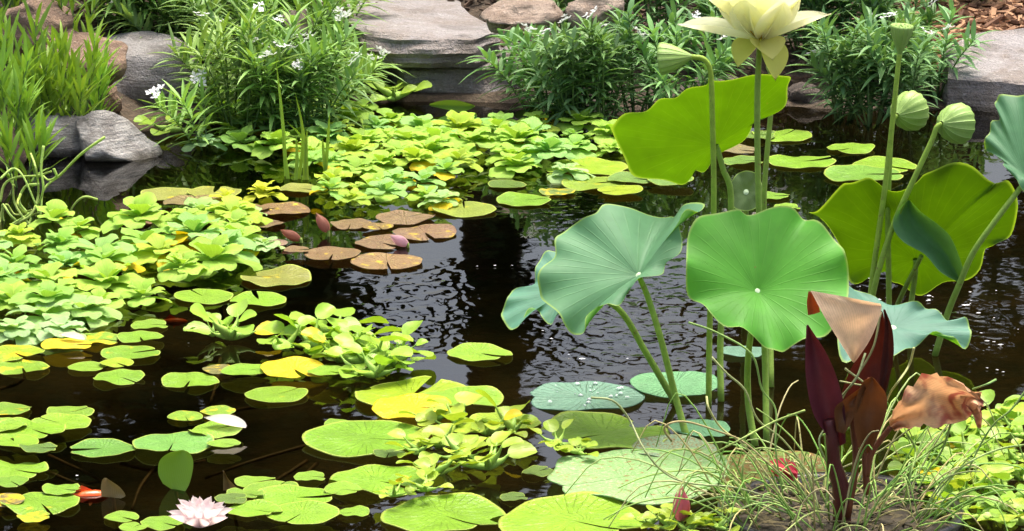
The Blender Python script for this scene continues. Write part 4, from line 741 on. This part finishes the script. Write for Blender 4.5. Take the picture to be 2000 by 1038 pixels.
# upright young pads
def upright(label, rows, base, c, mat, name='folded_leaf', fold=.012, cat='lily pad'):
    B = P(*base); t = thing(name, label, cat, B); Yb = B.y
    ob('blade', strip(rows, Yb - .005, B, fold, 14, mat), t, color=c + (0,))
    b = MB(); b.tube([Vector((0, .01, .01)), Vector((.005, .02, -.05)), Vector((.02, .04, -.14))], .003, .003, 6); ob('stem', b.mesh('stem', M_STEM), t, color=(.25, .14, .06, 0)); return t
upright('upright folded green leaf standing in front of bluish pad', [(318, 945, 335, 956, 358, 966), (309, 925, 340, 935, 370, 945), (312, 900, 345, 900, 377, 915), (330, 885, 352, 884, 376, 895), (350, 880, 358, 879, 368, 883)], (340, 958), (.17, .33, .03), M_PAD)
upright('folded brown leaf standing up beside the goldfish', [(198, 970, 215, 972, 236, 974), (197, 955, 215, 955, 245, 968), (199, 940, 212, 940, 234, 952), (203, 934, 208, 934, 214, 938)], (218, 974), (.22, .17, .07), M_BRONZE)
upright('pointed brown leaf tip rising beside ragged green pad', [(436, 958, 450, 958, 468, 961), (436, 942, 446, 942, 460, 950), (436, 926, 440, 928, 446, 936), (435, 919, 436, 919, 438, 921)], (450, 961), (.20, .13, .06), M_BRONZE)
upright('shallow boat shaped green leaf curled up near flat stone', [(840, 203, 838, 206, 842, 208), (862, 197, 862, 207, 866, 213), (890, 196, 892, 208, 896, 219), (915, 202, 916, 208, 918, 214), (926, 206, 927, 207, 928, 208)], (884, 219), (.2, .36, .04), M_PAD)
upright('grey green curled leaf at the back of the far mat', [(848, 238, 850, 242, 856, 246), (866, 228, 868, 240, 876, 252), (895, 226, 898, 238, 904, 250), (920, 224, 922, 232, 926, 240), (930, 222, 931, 224, 932, 226)], (888, 253), (.14, .28, .12), M_PAD)
upright('dark pointed leaf rising at the back of far mat', [(1000, 225, 1010, 232, 1022, 238), (1012, 218, 1026, 224, 1040, 228), (1034, 210, 1042, 212, 1048, 214), (1050, 204, 1051, 205, 1052, 206)], (1018, 238), (.10, .16, .02), M_PAD)
# ------------------------------------------------------------------ blades, rushes, tendrils
def blade_tube(t, pts, B, r0, r1, c, name='blade', n=16):
    b = MB(); b.tube([q - B for q in catmull(pts, n)], r0, r1, 5); return ob(name, b.mesh(name, M_STEM), t, color=jit(c, .15))
B = P(590, 352); t = thing('blade_clump', 'upright light green blades rising from the far lettuce mat', 'plant', B)
for (x0, y0, x1, y1, x2, y2) in [(580, 350, 592, 270, 577, 182), (560, 345, 552, 240, 538, 110), (592, 352, 596, 290, 585, 210), (632, 350, 640, 280, 644, 220), (575, 352, 580, 310, 578, 262), (600, 352, 598, 300, 600, 250), (566, 350, 556, 300, 552, 260), (610, 300, 590, 270, 560, 238), (500, 270, 480, 240, 456, 210), (640, 350, 632, 300, 630, 270)]:
    b0 = P(x0, y0); b = MB(); Yb = b0.y; pts = catmull([b0 - Vector((0, 0, .03)), PY(x1, y1, Yb), PY(x2, y2, Yb)], 10)
    v = []; f = []
    for j, q in enumerate(pts):
        wd = .0042 * (1 - (j / 10) ** 3); v += [q - B + Vector((-wd, 0, 0)), q - B + Vector((0, .003, 0)), q - B + Vector((wd, 0, 0))]
    for j in range(10): f += [(j * 3, j * 3 + 1, j * 3 + 4, j * 3 + 3), (j * 3 + 1, j * 3 + 2, j * 3 + 5, j * 3 + 4)]
    b.add(v, f); ob('blade', b.mesh('blade', M_SHRUB), t, color=jit((.26, .42, .05), .15))
B = P(60, 475); t = thing('tendril_tangle', 'curly light green tendrils tangled at the shore', 'plant', B)
for q in [[(205, 268), (160, 300), (120, 340), (85, 372), (76, 430), (35, 462)], [(85, 285), (80, 330), (84, 372), (66, 410), (20, 440)], [(0, 395), (8, 362), (30, 347), (75, 343), (100, 335)], [(5, 470), (0, 430), (12, 400), (30, 420), (62, 410)], [(60, 470), (40, 440), (20, 420), (5, 400), (10, 440), (40, 455)], [(40, 380), (35, 400), (55, 420), (78, 415)], [(75, 360), (50, 365), (38, 395), (60, 430), (20, 460)], [(105, 330), (110, 345), (95, 352), (80, 340)], [(190, 390), (165, 385), (145, 400), (130, 430)], [(15, 475), (30, 440), (60, 420), (75, 380), (70, 330), (60, 300)], [(100, 470), (60, 440), (30, 400), (25, 360)], [(0, 350), (25, 330), (45, 345), (70, 400)]]:
    blade_tube(t, [PY(a, b, 7.45 + .03 * math.sin(i + a)) for i, (a, b) in enumerate(q)], B, .0032, .002, (.34, .48, .10), 'tendril', 28)
# pot with canna and rushes
M_POT = plain('black_pot', (.015, .015, .016), .35, .3, 40)
PC = P(1645, 1032); 
t = thing('plant_pot', 'black plastic pot sunk in the pond holding the canna', 'pot', (PC.x, PC.y + .03, -.2))
prof = [(.150, 0), (.172, .16), (.180, .20), (.188, .202), (.189, .222), (.182, .226), (.172, .222), (.166, .19), (.02, .19)]
b = MB(); n = 40; v = []; f = []
for q, z in prof: v += [(q * math.cos(k / n * 6.283), q * math.sin(k / n * 6.283), z) for k in range(n)]
for j in range(len(prof) - 1): f += [(j * n + k, j * n + (k + 1) % n, (j + 1) * n + (k + 1) % n, (j + 1) * n + k) for k in range(n)]
b.add(v, f); ob('pot_wall', b.mesh('pot_wall', M_POT), t)
b = MB(); v = [(0, 0, .216)]; f = []
for q in (.05, .10, .14, .171): v += [(q * math.cos(k / n * 6.283), q * math.sin(k / n * 6.283), .214 + .008 * noise.noise(Vector((q * 40, k, 0))) - .1 * max(0, q - .14)) for k in range(n)]
f += [(0, 1 + k, 1 + (k + 1) % n) for k in range(n)]
for j in range(3): f += [(1 + j * n + k, 1 + j * n + n + k, 1 + j * n + n + (k + 1) % n, 1 + j * n + (k + 1) % n) for k in range(n)]
b.add(v, f); ob('pot_soil', b.mesh('pot_soil', plain('pot_soil', (.035, .028, .016), .95, .5, 70)), t)
B = P(1645, 1022, .016); YC = B.y; t = thing('canna_plant', 'dark red leaved canna with a dried tan leaf in the black pot', 'plant', B)
PUR, RED, BRN, TAN, DRY = (.095, .020, .036), (.095, .017, .014), (.15, .06, .018), (.78, .56, .38), (.72, .44, .25)
def cleaf(rows, Y, c, fold=.012, wr=0.0, lab=None, yel=0, slope=0.0, rag=0.0):
    o = ob('leaf', strip(rows, Y, B, fold, 22, M_DRY if c in (TAN, DRY) else M_CANNA, 'leaf', wr, len(rows), slope, rag), t, color=c + (yel,))
    if lab: o['label'] = lab
cleaf([(1664, 706, 1668, 709, 1672, 705), (1640, 668, 1672, 672, 1700, 663), (1612, 622, 1675, 632, 1717, 622), (1592, 585, 1668, 600, 1722, 602), (1583, 568, 1650, 580, 1720, 594)], YC - .03, TAN, .02, .006, 'dried tan leaf folded over at the top')
cleaf([(1578, 616, 1590, 614, 1602, 610), (1576, 592, 1586, 590, 1597, 590), (1579, 569, 1584, 570, 1588, 574)], YC - .012, (.30, .07, .015), .008, 0)
cleaf([(1628, 868, 1640, 872, 1652, 866), (1590, 812, 1618, 822, 1650, 800), (1575, 745, 1606, 748, 1636, 742), (1573, 690, 1592, 690, 1614, 690), (1575, 636, 1578, 634, 1582, 640)], YC - .05, PUR, .022, .004, 'dark purple leaf standing upright')
cleaf([(1635, 800, 1655, 808, 1680, 790), (1655, 735, 1690, 738, 1732, 745), (1685, 680, 1712, 678, 1738, 700), (1705, 640, 1717, 634, 1733, 650), (1718, 608, 1720, 606, 1724, 610)], YC + .01, RED, .018, .004)
cleaf([(1715, 770, 1722, 772, 1730, 770), (1722, 700, 1734, 702, 1745, 700), (1728, 640, 1736, 640, 1743, 645), (1725, 606, 1727, 604, 1730, 607)], YC - .005, (.06, .015, .012), .01, .003)
cleaf([(1680, 885, 1690, 888, 1702, 880), (1668, 828, 1695, 832, 1728, 818), (1672, 780, 1700, 782, 1732, 775), (1684, 748, 1704, 744, 1718, 752), (1698, 738, 1702, 736, 1707, 739)], YC - .06, BRN, .02, .004, 'brown green leaf in front')
cleaf([(1634, 842, 1640, 845, 1650, 848), (1630, 800, 1648, 808, 1668, 815), (1650, 780, 1664, 785, 1680, 790), (1688, 752, 1690, 754, 1692, 758)], YC - .055, BRN, .01, .004)
cleaf([(1737, 831, 1740, 834, 1743, 838), (1752, 790, 1772, 812, 1790, 836), (1780, 750, 1815, 788, 1845, 830), (1830, 730, 1858, 775, 1885, 822), (1880, 752, 1893, 775, 1905, 800), (1918, 778, 1922, 788, 1916, 798)], YC - .04, DRY, .02, .055, 'dried crumpled orange tan leaf hanging sideways', .24, 0, 14.0)
cleaf([(1885, 790, 1895, 795, 1910, 790), (1900, 810, 1908, 812, 1918, 808), (1908, 835, 1912, 838, 1917, 835)], YC - .05, DRY, .01, .01, None, .3)
b = MB(); b.tube([q - B for q in catmull([B - Vector((0, 0, .03)), PY(1643, 960, YC - .02), PY(1628, 905, YC - .03), PY(1625, 860, YC - .04), PY(1620, 820, YC - .04)], 14)], .0145, .009, 10); ob('stalk', b.mesh('stalk', M_CANNA), t, color=(.11, .020, .022, 0))
for q in [[(1694, 965), (1690, 900), (1690, 840), (1694, 790)], [(1692, 930), (1700, 890), (1720, 860), (1740, 834)], [(1655, 1010), (1672, 900), (1665, 800), (1700, 740)]]:
    b = MB(); b.tube([x - B for x in catmull([PY(a, c_, YC - .02) for a, c_ in q], 12)], .0058, .0042, 7); ob('stalk', b.mesh('stalk', M_CANNA), t, color=(.20, .06, .025, 0))
B = P(1640, 1028, .016); t = thing('rush_tangle', 'thin tangled green and straw rushes spilling around the black pot', 'plant', B); r = random.Random(8)
hand = [[(1155, 777), (1197, 783), (1228, 818), (1259, 880), (1300, 925), (1352, 945), (1440, 953), (1540, 985)], [(1312, 862), (1297, 838), (1316, 825), (1350, 826), (1400, 842), (1450, 862), (1500, 905), (1560, 960)], [(1345, 630), (1400, 650), (1468, 692), (1488, 760), (1515, 800), (1515, 880), (1530, 970)], [(1390, 698), (1420, 730), (1455, 762), (1480, 820), (1530, 860), (1580, 930), (1600, 1000)], [(1380, 775), (1385, 800), (1410, 838), (1455, 872), (1500, 930), (1540, 990)], [(1572, 802), (1510, 825), (1440, 862), (1385, 890)], [(1470, 1040), (1455, 985), (1450, 920), (1462, 885), (1500, 876), (1560, 900), (1600, 990)],
        [(1785, 680), (1775, 715), (1755, 745), (1735, 775), (1715, 840), (1690, 960)], [(1690, 690), (1672, 740), (1640, 780), (1612, 835), (1600, 865), (1620, 920), (1640, 990)], [(1650, 720), (1690, 752), (1640, 745)], [(1605, 850), (1650, 842), (1680, 815), (1690, 792), (1655, 812)], [(2010, 868), (1950, 878), (1890, 905), (1840, 950), (1800, 1010)], [(2010, 755), (1975, 800), (1945, 825), (1920, 860), (1890, 920)], [(1770, 845), (1788, 880), (1778, 930), (1765, 985)], [(1850, 858), (1810, 885), (1780, 915), (1765, 990)], [(1858, 825), (1840, 880), (1815, 915), (1790, 960)], [(1945, 742), (1925, 752), (1900, 760)], [(1590, 940), (1650, 912), (1720, 880), (1800, 820)], [(1350, 985), (1400, 972), (1440, 972), (1490, 985), (1560, 1010)], [(1400, 1040), (1440, 1000), (1480, 985), (1520, 1000)], [(1600, 1010), (1560, 950), (1535, 905), (1530, 885)], [(1720, 610), (1705, 680), (1670, 740), (1650, 770), (1620, 830)]]
for k, q in enumerate(hand):
    Ys = [5.33 - .02 * math.sin(k * 1.7) + .05 * noise.noise(Vector((k, i * .7, 0))) for i in range(len(q))]
    pts = [PY(a, b_, Ys[i]) for i, (a, b_) in enumerate(q)]
    for p in pts: p.z = max(p.z, .012)
    blade_tube(t, pts, B, .0019, .0013, r.choice([(.30, .42, .12), (.36, .40, .16), (.42, .36, .18), (.22, .36, .09)]), 'rush_blade', 30)
for k in range(150):
    a = r.uniform(0, 6.28); q = .18 * math.sqrt(r.random()); b0 = Vector((PC.x + q * math.cos(a), PC.y + .03 + q * math.sin(a) * .9, .012))
    a2 = a + r.uniform(-.9, .9); L = r.uniform(.06, .25); e = r.uniform(.1, 1.1)
    d = Vector((math.cos(a2) * math.cos(e), math.sin(a2) * math.cos(e) * .8, math.sin(e))) * L; sd_ = Vector((-d.y, d.x, 0)) * r.uniform(-.4, .4)
    pts = [b0, b0 + d * .45 + sd_ * .5 + Vector((0, 0, L * .12)), b0 + d * .85 + sd_, b0 + d * 1.1 + sd_ * 1.4 - Vector((0, 0, L * r.uniform(.1, .6)))]
    for p in pts: p.z = max(p.z, .012)
    blade_tube(t, pts, B, .0016, .0009, r.choice([(.32, .47, .12), (.38, .46, .16), (.44, .40, .18), (.20, .38, .07), (.24, .42, .08)]), 'rush_blade', 9)
# ------------------------------------------------------------------ goldfish and sunken stems
M_FISH = plain('goldfish_skin', (.75, .10, .015), .3, .25, 40)
def fish(px, py, z, rz, L, label):
    p = P(px, py, z); t = thing('goldfish', label, 'fish', p, None, rz); b = MB(); n = 12
    b.tube([Vector((L * (u - .5), .004 * math.sin(u * 4), 0)) for u in [0, .06, .15, .3, .5, .7, .85, .95]], [L * q for q in (.02, .06, .10, .13, .12, .07, .035, .02)], n=n); ob('body', b.mesh('body', M_FISH), t)
    b = MB(); b.add([(L * .44, 0, 0), (L * .7, .003, L * .12), (L * .62, .0, 0), (L * .7, -.003, -L * .12)], [(0, 1, 2), (0, 2, 3)]); ob('tail_fin', b.mesh('tail_fin', M_FISH), t)
    b = MB(); b.add([(-L * .15, 0, L * .12), (L * .05, 0, L * .22), (L * .2, 0, L * .09)], [(0, 1, 2)]); ob('dorsal_fin', b.mesh('dorsal_fin', M_FISH), t)
    for s_ in (-1, 1):
        b = MB(); b.add([(-L * .22, s_ * L * .11, -.002), (-L * .08, s_ * L * .24, -.01), (-L * .05, s_ * L * .12, -.004)], [(0, 1, 2)]); ob('side_fin', b.mesh('side_fin', M_FISH), t)
fish(165, 970, -.004, 3.3, .085, 'orange goldfish beside the folded brown leaf'); fish(335, 628, -.02, 3.14, .06, 'dull red goldfish under water below the lettuce mat')
M_SUNK = plain('sunken_stem', (.13, .075, .04), .6, .3, 50); r = random.Random(6)
for k, q in enumerate([[(95, 890), (190, 935), (200, 955)], [(90, 920), (150, 945), (215, 960)], [(80, 955), (140, 950), (200, 940)], [(310, 905), (275, 950), (258, 995)], [(235, 905), (310, 920), (400, 900)], [(560, 925), (520, 955), (480, 985)], [(600, 900), (540, 940), (500, 970)], [(600, 870), (480, 905), (400, 935)], [(680, 765), (688, 790), (680, 825)], [(430, 700), (425, 740), (410, 790)], [(520, 795), (470, 800), (440, 815)], [(0, 760), (30, 752), (45, 742)], [(430, 600), (435, 625), (432, 660)], [(620, 905), (560, 960), (545, 975)]]):
    pts = [P(a, b_, -.015 - .02 * i) for i, (a, b_) in enumerate(q)]; B = pts[0]; b = MB(); b.tube([p - B for p in catmull(pts, 8)], .0035, .0025, 6)
    tag(ob('sunken_stem', b.mesh('sunken_stem', M_SUNK), None, B), 'thin brown lily stem slanting under the dark water', 'stem', 'sunken lily stems')

# dry litter on the pot soil and small pale bits afloat
r = random.Random(14); b = MB()
for k in range(300):
    a = r.uniform(0, 6.28); q = .168 * math.sqrt(r.random()); p = Vector((PC.x + q * math.cos(a), PC.y + .03 + q * math.sin(a), .022 + r.uniform(0, .012))); an = r.uniform(0, 6.28); d = Vector((math.cos(an), math.sin(an), r.uniform(-.3, .3))) * r.uniform(.008, .03); s_ = Vector((-math.sin(an), math.cos(an), r.uniform(-.5, .5))) * r.uniform(.0015, .004)
    b.add([p - d, p + s_ + Vector((0, 0, .003)), p + d, p - s_ + Vector((0, 0, .002))], [(0, 1, 2, 3)])
o = ob('plant_litter', b.mesh('plant_litter', plain('dry_litter', (.10, .08, .035), .9, .6, 25)), color=(.3, .2, .1, 0)); o['kind'] = 'stuff'; tag(o, 'dry brown plant litter covering the soil in the black pot', 'litter')
b = MB()
for x0, y0, x1, y1, n in [(1750, 560, 2000, 740, 26), (880, 460, 1100, 720, 9), (1660, 540, 1900, 620, 12), (1060, 640, 1420, 760, 4), (0, 640, 900, 1000, 5)]:
    for k in range(n):
        p = P(r.uniform(x0, x1), r.uniform(y0, y1), .003); an = r.uniform(0, 6.28); s_ = r.choice([.0012, .0016, .002, .0035]); K = 6; v = [p + Vector((0, 0, s_ * .35))] + [p + Vector((math.cos(an + i * 1.047) * s_ * r.uniform(.7, 1.3) * 1.5, math.sin(an + i * 1.047) * s_ * r.uniform(.7, 1.3), 0)) for i in range(6)]
        b.add(v, [(0, 1 + i, 1 + (i + 1) % 6) for i in range(6)])
o = ob('floating_specks', b.mesh('floating_specks', M_WHITE)); o['kind'] = 'stuff'; tag(o, 'tiny pale petal bits scattered over the dark water', 'debris')
